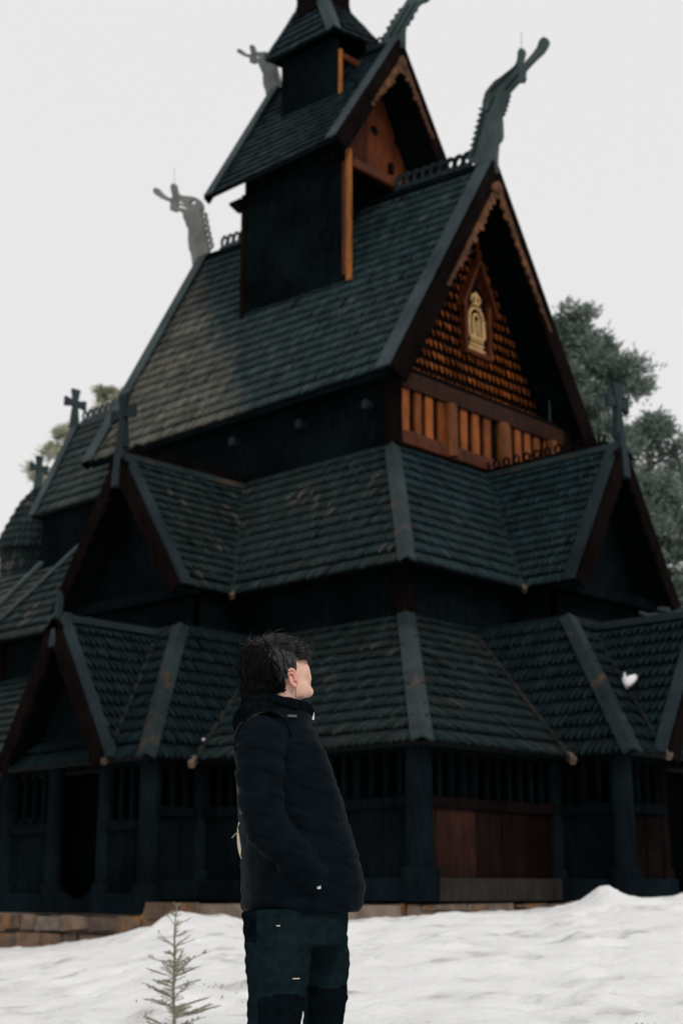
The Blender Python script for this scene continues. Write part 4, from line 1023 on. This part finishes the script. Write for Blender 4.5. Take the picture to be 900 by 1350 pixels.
# ---- turret: boarded box astride the ridge, open towards the west
ty, tx0, tx1 = 1.53, -1.46, 1.86
m = MB(); k = tx0; 
while k < tx1 - .1:
    w = min(random.uniform(.3, .5), tx1 - .06 - k); m.mm((k + .004, -ty, 13.2), (k + w - .004, -ty + .08 + random.uniform(-.012, .012), z4 + .72), random.random()); k += w
tw = m.build('turret_wall', M['tar'], church)
m = MB(); m.mm((tx0, ty - .1, 12.9), (tx1, ty, z4 + .72)); m.mm((tx0 - .02, -ty + .1, 12.9), (tx0 + .08, ty - .1, z4 + .72)); m.build('turret_wall', M['tar'], tw)
m = MB(); m.mm((.9, -ty + .1, 13), (1.0, ty - .1, z4)); m.build('inner_partition', M['tar'], tw)
m = MB(); c = V((tx1 + .03, -ty - .0, 0)); m.mm((tx1 + .02, -ty - .05, 13.12), (tx1 + .14, -ty + .05, z4 - .03)); m.build('corner_post', M['orange_post'], tw, bevel=.02)
m = MB(); m.mm((tx1 - .10, -ty - .03, 13.3), (tx1 + .017, -ty + .08, z4 - .3)); m.build('post_backing', M['rust'], tw)
m = MB(); m.mm((tx1 - .02, ty - .1, 13.1), (tx1 + .14, ty + .05, z4 - .03)); m.build('corner_post', M['tar_brown'], tw)
m = MB(); m.prism([(tx0 - .06, -ty - .05, 12.85), (tx0 + .1, -ty - .05, 13.35), (tx0 + .1, -ty - .05, z4), (tx0 - .06, -ty - .05, z4)], (0, .12, 0)); o = m.build('corner_board', M['tar_brown'], tw); fix_normals(o)
m = MB(); m.mm((tx1 - .01, -ty + .1, z4 - .42), (tx1 + .12, ty - .1, z4 - .2)); m.build('tie_beam', M['rust'], tw, bevel=.015)
m = MB()   # ragged carved brackets below the far eave
for k in range(5): m.mm((tx0 - .42 + .07 * k, -ty - .12, z4 - .16 - .07 * k), (tx0 - .02, -ty - .04, z4 - .09 - .07 * k))
m.build('eave_bracket', M['tar'], tw)
t4 = lambda x: z4n + (z4f - z4n) * (a4 - x) / (2 * a4)
g = MB()
roof_face(g, [(-a4, -b4, z4), (a4, -b4, z4), (a4, 0, z4n), (-a4, 0, z4f)], 16, .12, (0, -1, 1), warp=True)
roof_face(g, [(-a4, b4, z4), (a4, b4, z4), (a4, 0, z4n), (-a4, 0, z4f)], 12, .14, (0, 1, 1), shingles=False, warp=True)
troof = g.build('turret_roof', M['shingle_wet'], church)
m = MB(); m.bar((a4, 0, z4n + .03), (-a4, 0, z4f + .03), .16, .12); m.build('ridge_board', M['tar'], troof)
verge(a4, b4, z4, z4n, 1, .34, troof, plank=.24, K=13); verge(-a4, b4, z4, z4f, -1, .14, troof, plank=.24, carve=False)
crest((a4 - .35, 0, t4(a4 - .35) + .08), (1.1, 0, t4(1.1) + .08), 4, .1, .12, .05, M['board_dark'], troof)
crest((-1.0, 0, t4(-1.) + .08), (-a4 + .3, 0, t4(-a4 + .3) + .08), 4, .1, .12, .05, M['board'], troof)
m = MB(); y = -1.45
tgx = 1.3
for k in range(7):
    w = 2.9 / 7; ya, yb = -1.45 + w * k, -1.45 + w * (k + 1)
    h = lambda yy: z4 + .15 + (1.45 - abs(yy)) * (z4n - .55 - z4) / 1.45
    pts = [(tgx, ya + .004, z4 - .02), (tgx, yb - .004, z4 - .02), (tgx, yb - .004, h(yb))] + ([(tgx, 0, h(0))] if ya < 0 < yb else []) + [(tgx, ya + .004, h(ya))]
    m.prism(pts, (-.06 - random.uniform(0, .02), 0, 0), random.random())
tg = m.build('turret_gable', M['rust'], church); fix_normals(tg)
m = MB()
for (u, w) in ((493, 172), (524, 188)):
    c = on_plane(u, w, (1, 0, 0), tgx + .004); m.tube([c + V((-.05, 0, 0)), c + V((.012, 0, 0))], .12, 18)
tag(m.build('sound_hole', M['tar'], tg), 'round dark hole in the gable boards')
m = MB(); m.mm((tgx, -1.7, z4 - .22), (tgx + .35, 1.7, z4 - .02)); m.build('gable_beam', M['tar_brown'], tg, bevel=.02)
m = MB(); c = on_plane(515, 218, (1, 0, 0), tgx + .36); m.bar(c - UP * .22, c + UP * .05, .13, .12, up=(1, 0, 0)); m.build('bracket', M['tar_brown'], tg, bevel=.02)

# ---- little upper turret with a hipped bell roof
ux0, ux1, uy = -.86, 1.0, .86
ze = on_plane(440, 37, (0, 1, 0), -1.2).z
m = MB(); m.mm((ux0, -uy, 17.9), (ux1 - .05, -uy + .08, ze + .1)); m.mm((ux0, uy - .08, 17.9), (ux1, uy, ze + .1)); m.mm((ux0, -uy + .08, 17.9), (ux0 + .08, uy - .08, ze + .1)); m.mm((.45, -uy + .1, 17.9), (.5, uy - .1, ze))
uw = m.build('upper_turret_wall', M['tar'], church)
m = MB(); m.prism([(ux0 - .05, -uy - .03, 18.1), (ux0 + .1, -uy - .03, 18.4), (ux0 + .1, -uy - .03, ze), (ux0 - .05, -uy - .03, ze)], (0, .1, 0)); o = m.build('corner_board', M['tar'], uw); fix_normals(o)
m = MB(); m.mm((ux1 - .0, -uy - .03, 18.25), (ux1 + .08, -uy + .05, ze - .35)); m.build('corner_post', M['orange_post'], uw, bevel=.015)
m = MB(); m.mm((ux1 - .02, uy - .1, 18.2), (ux1 + .08, uy, ze)); m.build('corner_post', M['tar_brown'], uw)
m = MB(); m.mm((ux1 - .02, -uy + .08, ze - .55), (ux1 + .06, uy - .1, ze - .4)); m.build('tie_beam', M['rust'], uw)
NE = on_plane(440, 37, (0, 1, 0), -1.2); FE = on_plane(352, 81, (0, 1, 0), -1.2); RE = on_plane(500, 62, (1, 0, 0), NE.x)
BE = V((FE.x, RE.y, (FE.z + RE.z) / 2))
cxu, cyu = (NE.x + FE.x) / 2, (NE.y + RE.y) / 2
NL = on_plane(411, 17, (0, 1, 0), cyu - .42); NR_ = on_plane(467, 17, (1, 0, 0), cxu + .6)
zn = NE.z + 1.25; hn = .44
ncs = [V((cxu + hn, cyu - hn, zn)), V((cxu - hn, cyu - hn, zn)), V((cxu - hn, cyu + hn, zn)), V((cxu + hn, cyu + hn, zn))]
ecs = [NE, FE, BE, RE]
g = MB()
for i in range(4):
    j = (i + 1) % 4; q = [ecs[i], ecs[j], ncs[j], ncs[i]]
    roof_face(g, q, 6, .14, (ecs[i] + ecs[j]) / 2 - V((cxu, cyu, ecs[i].z)) + UP, shingles=i in (0, 3))
uroof = g.build('upper_turret_roof', M['shingle_wet'], church)
hipb(NE + V((.02, -.02, -.02)), ncs[0], .16, .04, nrm(NE, FE, ncs[0], (0, -1, .5)), nrm(NE, RE, ncs[0], (1, 0, .5)), 'board', uroof)
hipb(RE, ncs[3], .07, .03, nrm(NE, RE, ncs[3], (1, 0, .5)), nrm(RE, BE, ncs[3], (0, 1, .5)), 'board_dark', uroof); hipb(FE, ncs[1], .07, .03, nrm(NE, FE, ncs[1], (0, -1, .5)), nrm(FE, BE, ncs[1], (-1, 0, .5)), 'board_dark', uroof)
m = MB()
prof = [(.60, -.25), (.50, .0), (.46, .25), (.47, 1.0)]
for k in range(len(prof) - 1):
    pass
vs = [];
for r, z in prof: vs += [(cxu + r * a, cyu + r * b, zn + z) for a, b in ((1, -1), (-1, -1), (-1, 1), (1, 1))]
m.add(vs, [(4 * k + i, 4 * k + (i + 1) % 4, 4 * k + 4 + (i + 1) % 4, 4 * k + 4 + i) for k in range(3) for i in range(4)])
o = m.build('lantern', M['tar_brown'], church); fix_normals(o)
m = MB(); m.lathe((cxu, cyu, zn + 1.0), [(.95, 0), (.6, .5), (.3, 1.6), (.03, 3.2)], 4); m.build('spire', M['shingle_wet'], church)

# ---- chancel and apse behind
cyh, cze, czr, cx1, cx1t = 1.8, 9.72, 12.68, -9.1, -9.97
g = MB()
roof_face(g, [(-4.0, -cyh, cze), (cx1, -cyh, cze), (cx1t, 0, czr), (-4.0, 0, czr)], 10, .15, (0, -1, 1))
roof_face(g, [(-4.0, cyh, cze), (cx1, cyh, cze), (cx1t, 0, czr), (-4.0, 0, czr)], 10, .15, (0, 1, 1), shingles=False)
croof = g.build('chancel_roof', M['shingle_old'], church)
n = nrm((-4, -cyh, cze), (cx1, -cyh, cze), (cx1t, 0, czr), (0, -1, 1))
m = MB(); p, q = V((cx1, -cyh * 1.03, cze - .06)), V((cx1t, 0, czr + .05)); m.prism([p + n * .06, q + n * .06, q + n * .06 + V((.28, 0, 0)), p + n * .06 + V((.28, 0, 0))], n * .05); o = m.build('verge_board', M['board'], croof); fix_normals(o)
m = MB(); m.prism([(cx1 - .05, -cyh * 1.03, cze - .06), (cx1t - .05, 0, czr + .08), (cx1t - .05, 0, czr - .5), (cx1 - .05, -cyh * .8, cze - .1)], (.07, 0, 0)); o = m.build('bargeboard', M['board'], croof); fix_normals(o)
m = MB(); m.prism([(-9.0, -cyh + .2, cze - .1), (-9.0, cyh - .2, cze - .1), (-9.3, 0, czr - .3)], (.08, 0, 0)); o = m.build('gable_wall', M['tar'], croof); fix_normals(o)
m = MB(); m.bar((cx1t, 0, czr + .05), (-4, 0, czr + .05), .14, .12); m.build('ridge_board', M['board'], croof)
crest((cx1t + .35, 0, czr + .1), (-4.4, 0, czr + .1), 20, .11, .15, .05, M['board'], croof)
cross((cx1t, 0, czr + .05), 1.15, .36, (0, 1, 0), M['board'], croof)
m = MB(); m.mm((-9.0, -cyh + .25, 5), (-4, cyh - .25, cze + .2)); m.build('chancel_wall', M['tar'], church)
ax, ay = -11.45, 0.0
m = MB(); m.lathe((ax, ay, 0), [(.95, 3), (.95, 9.6)], 28); aw = m.build('apse_wall', M['shingle_wet'], church)
# shingled drum and cone
def round_shingles(mb, prof, n, w0):
    for r in range(n):
        t0, t1 = r / n, (r + 1.15) / n
        def at(t):
            t = min(t, 1) * (len(prof) - 1); i = min(int(t), len(prof) - 2); f = t - i
            return prof[i][0] + (prof[i + 1][0] - prof[i][0]) * f, prof[i][1] + (prof[i + 1][1] - prof[i][1]) * f
        (ra, za), (rb, zb) = at(t0), at(t1)
        cnt = max(6, int(2 * PI * ra / w0))
        for k in range(cnt):
            th = 2 * PI * (k + .5 * (r % 2)) / cnt; dw = PI / cnt * .9
            def P(rr, z, dt): return V((ax + rr * math.cos(th + dt), ay + rr * math.sin(th + dt), z))
            mb.add([P(rb, zb, -dw), P(rb, zb, dw), P(ra + .04, za + (zb - za) * .3, dw), P(ra + .06, za, dw * .4), P(ra + .06, za, -dw * .4), P(ra + .04, za + (zb - za) * .3, -dw), P(ra, za, dw * .4), P(ra, za, -dw * .4)], [(0, 1, 2, 3, 4, 5), (3, 6, 7, 4)], random.random())
m = MB(); pr = [(1.18, 9.35), (.86, 10.05), (.5, 10.8), (.1, 11.3)]; m.lathe((ax, ay, 0), pr, 28, .2); round_shingles(m, pr, 9, .16)
ar = m.build('apse_roof', M['shingle'], church)
m = MB(); round_shingles(m, [(.97, 6.0), (.97, 9.3)], 12, .16); m.build('drum_shingles', M['shingle'], aw)
cross((ax - .1, 0, 11.25), 1.0, .3, (0, 1, 0), M['board'], ar)
# chancel aisle roof and gallery roof
g = MB()
roof_face(g, [(-5.5, -3.95, z2 + .35), (-12.2, -3.95, z2 + .35), (-11.0, -1.6, 8.3), (-5.5, -1.6, 8.3)], 10, .13, (0, -1, 1))
ca = g.build('chancel_aisle_roof', M['shingle_old'], church)
bp, bq = on_plane(73, 731, (0, -(8.3 - z2 - .35), 2.35), V((0, -1.6, 8.3)).dot(V((0, -(8.3 - z2 - .35), 2.35)))), on_plane(0, 803, (0, -(8.3 - z2 - .35), 2.35), V((0, -1.6, 8.3)).dot(V((0, -(8.3 - z2 - .35), 2.35))))
n = V((0, -(8.3 - z2 - .35), 2.35)).normalized(); m = MB(); m.bar(bp + n * .09, bq + n * .09, .22, .08, n); m.build('hip_board', M['board'], ca)
m = MB(); m.mm((-12.0, -3.4, 1.5), (-5.9, 3.4, z2 + .6)); m.build('chancel_aisle_wall', M['tar'], church)
g = MB()
roof_face(g, [(-8.8, -6.3, 2.5), (-14.5, -6.3, 2.5), (-13, -3.4, 5.2), (-5.5, -3.4, 5.2)], 11, .135, (0, -1, 1)); g.build('chancel_gallery_roof', M['shingle_old'], church)
m = MB(); m.mm((-14.3, -5.9, -1), (-8.9, 5.5, 2.7)); m.build('chancel_gallery_wall', M['tar'], church)

# ------------------------------------------------------------------ snow left on the roofs
def snow_lump(name, c, n, u, shape, th, label):
    c, n, u = V(c), V(n).normalized(), V(u).normalized(); v = n.cross(u)
    bm = bmesh.new(); K = len(shape)
    rim = [bm.verts.new(c + u * x + v * y) for x, y in shape]
    mid = [bm.verts.new(c + u * x * .6 + v * y * .6 + n * th) for x, y in shape]; top = bm.verts.new(c + n * th * 1.15)
    for i in range(K):
        j = (i + 1) % K; bm.faces.new((rim[i], rim[j], mid[j], mid[i])); bm.faces.new((mid[i], mid[j], top))
    bm.faces.new(rim[::-1])
    bmesh.ops.recalc_face_normals(bm, faces=bm.faces)
    me = bpy.data.meshes.new(name); bm.to_mesh(me); bm.free(); me.polygons.foreach_set('use_smooth', [True] * len(me.polygons)); me.materials.append(M['snow'])
    o = bpy.data.objects.new(name, me); COL.objects.link(o); return tag(o, label, 'snow', 'snow left on the church roof')
heart = [(-.03, .09), (.03, .12), (.09, .13), (.14, .09), (.145, .01), (.09, -.09), (.0, -.16), (-.06, -.1), (-.12, -.02), (-.15, .06), (-.135, .12), (-.15, .19), (-.11, .20), (-.10, .13), (-.07, .10)]
def front_pt(u, w, axis):
    if axis == 'W':
        n = V((ptW.z - z1, 0, 10.41 - ptW.x)).normalized(); p0 = V((10.41, 0, z1))
    else:
        n = V((0, -(z1t - z1), b1 - b1t)).normalized(); p0 = V((0, -b1, z1))
    c = on_plane(u, w, n, p0.dot(n))
    if axis == 'W':
        n2 = V((0, -(4.5 - 2.3), 1.33)).normalized(); c2 = on_plane(u, w, n2, V((10.5, WYC, 4.5)).dot(n2))
        if (c2 - CAM).length < (c - CAM).length: return c2, n2
    return c, n
c, n = front_pt(833, 904, 'W'); snow_lump('snow_patch', c + n * .12, n, (UP - n * UP.dot(n)).cross(n), heart, .05, 'small heart shaped patch of snow on the porch roof beside the portal gable')
c, n = front_pt(270, 984, 'S'); snow_lump('snow_patch', c + n * .09, n, (1, 0, .6), [(x * .42, y * .25) for x, y in ((-.15, -.1), (.1, -.12), (.2, 0), (.15, .12), (-.1, .1), (-.2, 0))], .03, 'tiny sliver of snow near the south eave behind the person')

# ------------------------------------------------------------------ ground: old snow
LINE = [(-400, 1262), (0, 1257), (60, 1254), (110, 1248), (160, 1240), (200, 1230), (245, 1224), (300, 1222), (330, 1224), (400, 1220), (470, 1220), (500, 1215), (560, 1209), (620, 1206), (700, 1201), (740, 1192), (800, 1187), (840, 1185), (870, 1180), (900, 1178), (1300, 1168)]
BASE_T = [(-400, 26), (0, 24), (150, 22), (245, 20.3), (330, 20), (470, 18.9), (560, 18.9), (700, 20.3), (740, 19.6), (820, 19.8), (900, 21), (1300, 25)]
LX, LY = (np.array(c, float) for c in zip(*LINE)); BX, BY = (np.array(c, float) for c in zip(*BASE_T))
def tan_el(y): return math.tan(PITCH + math.atan((675 - y) / FPX))
mounds = [(19.6, 243, .21, 1.0, .36), (19.9, 300, .12, .9, .42), (19.3, 774, .23, .7, .21), (18.6, 800, .05, .8, .5), (12.5, 640, .10, 1.4, 1.6), (11, 250, .05, .7, .8)]
def ground_base(x, y):
    d = V((x - CAM.x, y - CAM.y, 0)); t = d.dot(FH); s = d.dot(RT)
    tt = max(t, 1.0); u = 450 + s / tt * FPX * .97
    el, tb = tan_el(float(np.interp(u, LX, LY))), float(np.interp(u, BX, BY))
    e0 = tan_el(1395); t0 = 8.0; z0 = .2 + e0 * t0; z1_ = .2 + el * tb
    k = min(max((t - t0) / (tb - t0), 0), 1); zr = z0 + (z1_ - z0) * (k ** .85)
    if t < t0: zr = float(np.interp(t, [-6, 0, 4.6, t0], [-1.5, -1.1, -.69, z0]))
    return zr
MXY = [(ts(t, (u - 450) / FPX * t * 1.03), h, rt, rs) for t, u, h, rt, rs in mounds]
rp = random.Random(21); FP = []
for (t0_, s0_, t1_, s1_) in ((9.2, -3.0, 17.5, -1.2), (9.0, -1.6, 16, .9), (9.4, 1.0, 18.5, 3.4), (11.5, 3.9, 14.5, .3), (10.2, 2.6, 12.6, 3.6), (16.2, 4.6, 14.6, 2.2)):
    n_ = int(math.dist((t0_, s0_), (t1_, s1_)) / .36)
    for k_ in range(n_):
        f_ = k_ / n_; side_ = .11 if k_ % 2 else -.11; dl = math.dist((t0_, s0_), (t1_, s1_)); ut, us = (t1_ - t0_) / dl, (s1_ - s0_) / dl
        p_ = ts(t0_ + (t1_ - t0_) * f_ - us * side_ + rp.uniform(-.07, .07), s0_ + (s1_ - s0_) * f_ + ut * side_ + rp.uniform(-.07, .07) + .3 * math.sin(f_ * 5)); FP.append((p_.x, p_.y, -rp.uniform(.05, .10), rp.uniform(.09, .14)))
for _ in range(60):
    p_ = V((10.62, -5.05, 0)) + V((rp.gauss(0, .5), rp.gauss(0, .5), 0)); FP.append((p_.x, p_.y, rp.choice((1, -1)) * rp.uniform(.01, .05), rp.uniform(.06, .16)))
for _ in range(900):
    t_ = rp.uniform(8.5, 21); p_ = ts(t_, rp.uniform(-.26, .26) * t_); FP.append((p_.x, p_.y, rp.choice((1, 1, -1)) * rp.uniform(.008, .035), rp.uniform(.05, .16)))
FP = np.array(FP)
def ground_z(x, y, detail=True):
    z = ground_base(x, y)
    for c, h, rt, rs in MXY:
        d = V((x, y, 0)) - c; z += h * math.exp(-(d.dot(FH) / rt) ** 2 - (d.dot(RT) / rs) ** 2)
    if detail:
        d2 = (FP[:, 0] - x) ** 2 + (FP[:, 1] - y) ** 2; k = d2 < .3
        if k.any(): z += float((FP[k, 2] * np.exp(-d2[k] / FP[k, 3] ** 2)).sum())
        q = V((x, y, 0)); z += .035 * mnoise.fractal(q * .6, 1.0, 2.0, 3) + .03 * mnoise.fractal(q * 1.7 + V((0, 0, 5)), .7, 2.1, 5) - .03 * max(0, mnoise.noise(q * 2.6 + V((9, 3, 1))) - .15)
    return z
def grid_patch():
    vs, fs = [], []
    tsv = list(np.arange(-8, 3, 1.0)) + list(np.arange(3, 7.5, .4)) + list(np.arange(7.5, 26, .075)) + [27.5, 28.5, 30, 33, 38, 46, 60, 90, 140, 220, 360, 700]
    ssv = [-600, -300, -150, -80, -45, -28, -20, -15, -11.5] + list(np.arange(-9, 9, .075)) + [10, 11.5, 13, 15, 20, 28, 45, 80, 150, 300, 600]
    for t in tsv:
        for s in ssv:
            k = 1.0
            p = ts(float(t), float(s)); far = max(abs(s) - 20, t - 40, 0)
            z = ground_z(p.x, p.y, far == 0); z = z * math.exp(-far / 40) - .6 * (1 - math.exp(-far / 40))
            vs.append((p.x, p.y, z))
    n = len(ssv)
    for i in range(len(tsv) - 1):
        for j in range(n - 1): a = i * n + j; fs.append((a, a + 1, a + n + 1, a + n))
    me = bpy.data.meshes.new('snow_ground'); me.from_pydata(vs, [], fs); me.polygons.foreach_set('use_smooth', [True] * len(me.polygons)); me.materials.append(M['snow'])
    o = bpy.data.objects.new('snow_ground', me); COL.objects.link(o); o['kind'] = 'structure'; return o
grid_patch()

# withered grass poking through the snow
m = MB()
def tuft(c, n, h, spread):
    for _ in range(n):
        a = random.uniform(0, 2 * PI); r = random.uniform(0, spread); b = c + V((math.cos(a) * r, math.sin(a) * r, -.02)); ang = random.uniform(0, 2 * PI); l = random.uniform(.05, .3) * h * 3
        tip_ = b + V((math.cos(ang) * l * .8, math.sin(ang) * l * .8, h * random.uniform(.4, 1.1))); w = V((-math.sin(ang), math.cos(ang), 0)) * .006
        mid = b.lerp(tip_, .5) + UP * h * .15
        m.add([b - w, b + w, mid + w * .8, mid - w * .8, tip_], [(0, 1, 2, 3), (3, 2, 4)], random.random())
for _ in range(26):
    p = ts(random.uniform(8.3, 9.05), random.uniform(1.4, 2.3)); p.z = ground_z(p.x, p.y) - .005; tuft(p, 22, .035, .12)
for _ in range(30):
    t = random.uniform(9.6, 13); p = ts(t, random.uniform(-1.2, -.35) * t / 9); p.z = ground_z(p.x, p.y); tuft(p, 5, .03, .2)
tag(m.build('withered_grass', M['grass']), 'thin withered grass poking through the snow', 'grass', kind='stuff')

# ------------------------------------------------------------------ trees
def pine(name, t, s, zt, crown_h, crown_r, mat, label, seed, clumps=150, dense=60, base_z=-.5, tuft_s=.16, lobes=None, group=None):
    rnd = random.Random(seed)
    b = ts(t, s, base_z); root = empty(name, label, 'tree', b, group)
    H = zt - base_z
    m = MB(); pts = [V((math.sin(k * 1.3 + seed) * .12, math.cos(k * 1.7 + seed) * .12, H * k / 10)) for k in range(11)]
    m.tube(pts, [.26 * (1 - k / 11.5) + .03 for k in range(11)], 10)
    lv = MB()
    for c in range(clumps):
        f = rnd.random() ** .8; z = H - crown_h * f
        env = crown_r * (math.sin(min(1, f * 1.25 + .12) * PI * .62)) * (1.0 + .25 * math.sin(f * 19 + seed))
        a = rnd.uniform(0, 2 * PI); rr = env * math.sqrt(rnd.uniform(.12, 1))
        cen = V((math.cos(a) * rr, math.sin(a) * rr, z + rr * .12))
        if rnd.random() < .5: m.tube([V((0, 0, z - rr * .25)), cen * .55 + V((0, 0, z * .45 - rr * .1)), cen], [.05, .03, .012], 5)
        R0 = rnd.uniform(.26, .56) * crown_r / 3.0; tone = rnd.uniform(-.25, .25)
        for _ in range(dense):
            d = V((rnd.gauss(0, 1), rnd.gauss(0, 1), rnd.gauss(0, .6))) * R0 * .62
            q = cen + d; dirv = (d.normalized() + V((0, 0, .5)) + V((rnd.uniform(-.6, .6),) * 1 + (rnd.uniform(-.6, .6), rnd.uniform(-.6, .6)))).normalized()
            sd = dirv.cross(V((rnd.uniform(-1, 1), rnd.uniform(-1, 1), rnd.uniform(-1, 1)))).normalized()
            L, W = tuft_s * rnd.uniform(.7, 1.4), tuft_s * rnd.uniform(.16, .32)
            lv.add([q - sd * W, q + sd * W, q + dirv * L + sd * W * .3, q + dirv * L - sd * W * .3], [(0, 1, 2, 3)], min(1, max(0, .5 + tone + rnd.uniform(-.25, .25) + .25 * d.z / R0)))
    m.build('trunk', M['bark'], root, smooth=True); lv.build('crown', mat, root)
    return root
pine('pine_tree', 46, 7.9, 19.2, 11.5, 2.3, M['needles'], 'tall grey green pine rising behind the right edge of the church gable', 3, 330, 180, group='pines behind the church')
pine('pine_tree', 50, 11.0, 16.6, 11.5, 2.7, M['needles'], 'shorter dark green pine at the right edge, below the tall one', 5, 330, 180, group='pines behind the church')
pine('pine_tree', 58, 12.2, 12.8, 9, 3.6, M['needles'], 'low dark pine behind the west cross gable, under the other two', 11, 380, 150, group='pines behind the church')
pine('pine_tree', 66, -11.0, 23.5, 7, 1.45, M['needles_pale'], 'pale olive treetop showing behind the chancel ridge cross', 8, 90, 110, group='pines behind the church')
pine('pine_tree', 70, -13.7, 22.9, 8, 1.9, M['needles_pale'], 'pale olive treetop showing left of the apse cross', 9, 120, 100, group='pines behind the church')

# young spruce in the snow
sp_p = ts(9.0, (231 - 450) / FPX * 8.64); sp_p.z = ground_z(sp_p.x, sp_p.y) - .02
sp = empty('spruce_sapling', 'thin young spruce sapling standing in the snow left of the person', 'tree', sp_p)
Hs = .145 - sp_p.z
m = MB(); m.tube([V((.012 * math.sin(k), .01 * math.cos(k * 1.4), Hs * k / 8)) for k in range(9)], [.009 * (1 - k / 9) + .002 for k in range(9)], 8); 
lv = MB(); rnd = random.Random(4)
def needle_branch(p, q, dens, ln):
    n = int((q - p).length * dens)
    for i in range(n):
        t = (i + rnd.random()) / n; c = p.lerp(q, t); d = (q - p).normalized()
        rv = V((rnd.uniform(-1, 1), rnd.uniform(-1, 1), rnd.uniform(-.7, 1))); nd = (rv - d * rv.dot(d)).normalized() * .8 + d * .6; nd.normalize(); w = nd.cross(d).normalized() * .0012
        lv.add([c - w, c + w, c + nd * ln * rnd.uniform(.7, 1.2)], [(0, 1, 2)], rnd.random())
nw = 13
for k in range(nw):
    f = .03 + .93 * k / (nw - 1); z = Hs * (1 - f); L = .035 + .255 * f ** .85
    for b in range(rnd.choice((4, 5, 6)) if f > .1 else 3):
        a = rnd.uniform(0, 2 * PI); l = L * rnd.uniform(.45, 1.2); d = V((math.cos(a), math.sin(a), rnd.uniform(.25, .75) * (1.25 - .75 * f))); p = V((0, 0, z)); q = p + d * l
        m.tube([p, p.lerp(q, .5) + V((0, 0, .02 * l)), q], [.0021, .0014, .0007], 5); needle_branch(p.lerp(q, .12), q, 420 if f > .35 else 260, .017)
        for tw_ in range(int(l / (.04 if f < .5 else .018))):
            t = rnd.uniform(.3, .95); p2 = p.lerp(q, t); sd = d.cross(UP).normalized() * rnd.choice((-1, 1)); q2 = p2 + (d * .7 + sd * .8).normalized() * l * .3 * rnd.uniform(.5, 1.2)
            m.tube([p2, q2], [.0018, .0009], 4); needle_branch(p2, q2, 420 if f > .35 else 280, .014)
needle_branch(V((0, 0, Hs * .55)), V((0, 0, Hs)), 300, .016)
m.build('trunk', M['twig'], sp); lv.build('crown', M['needles_sapling'], sp)
# ------------------------------------------------------------------ camera, sky, sun
cam = bpy.data.cameras.new('camera'); co = bpy.data.objects.new('camera', cam); COL.objects.link(co); SC.camera = co
cam.sensor_fit = 'VERTICAL'; cam.sensor_height = 36; cam.lens = FPX / 1350 * 36; cam.clip_end = 3000; cam.clip_start = .1
rot = Matrix((RT, CU, -FW)).transposed(); co.matrix_world = Matrix.Translation(CAM) @ rot.to_4x4()
cam.dof.use_dof = True; cam.dof.focus_distance = 4.55; cam.dof.aperture_fstop = 4.1; cam.dof.aperture_blades = 0

SUN_EL, SUN_AZ = R(38), R(-22)      # azimuth measured from +x (west front) towards -y (south side)
w = bpy.data.worlds.new('World'); SC.world = w; w.use_nodes = True; nt = w.node_tree; bg = nt.nodes['Background']
sky = nt.nodes.new('ShaderNodeTexSky'); sky.sky_type = 'NISHITA'; sky.sun_disc = False; sky.sun_elevation = SUN_EL; sky.sun_rotation = R(90) - SUN_AZ; sky.air_density = 1.0; sky.dust_density = 6.0
hs = nt.nodes.new('ShaderNodeHueSaturation'); hs.inputs['Saturation'].default_value = .12; nt.links.new(sky.outputs[0], hs.inputs['Color'])
mx = nt.nodes.new('ShaderNodeMix'); mx.data_type = 'RGBA'; mx.inputs[0].default_value = .94; nt.links.new(hs.outputs[0], mx.inputs[6]); mx.inputs[7].default_value = (8.5, 8.42, 8.42, 1)
nt.links.new(mx.outputs[2], bg.inputs[0]); bg.inputs[1].default_value = .1
sl = bpy.data.lights.new('sun', 'SUN'); sl.energy = 1.3; sl.angle = R(16); sl.color = (1, .96, .9); so = bpy.data.objects.new('sun', sl); COL.objects.link(so)
dv = V((math.cos(SUN_AZ) * math.cos(SUN_EL), math.sin(SUN_AZ) * math.cos(SUN_EL), math.sin(SUN_EL))); so.rotation_euler = dv.to_track_quat('Z', 'Y').to_euler()
SC.view_settings.view_transform = 'Standard'; SC.view_settings.look = 'None'; SC.view_settings.exposure = 0; SC.view_settings.gamma = 1
SC.cycles.use_denoising = True
SC.cycles.max_bounces = 6
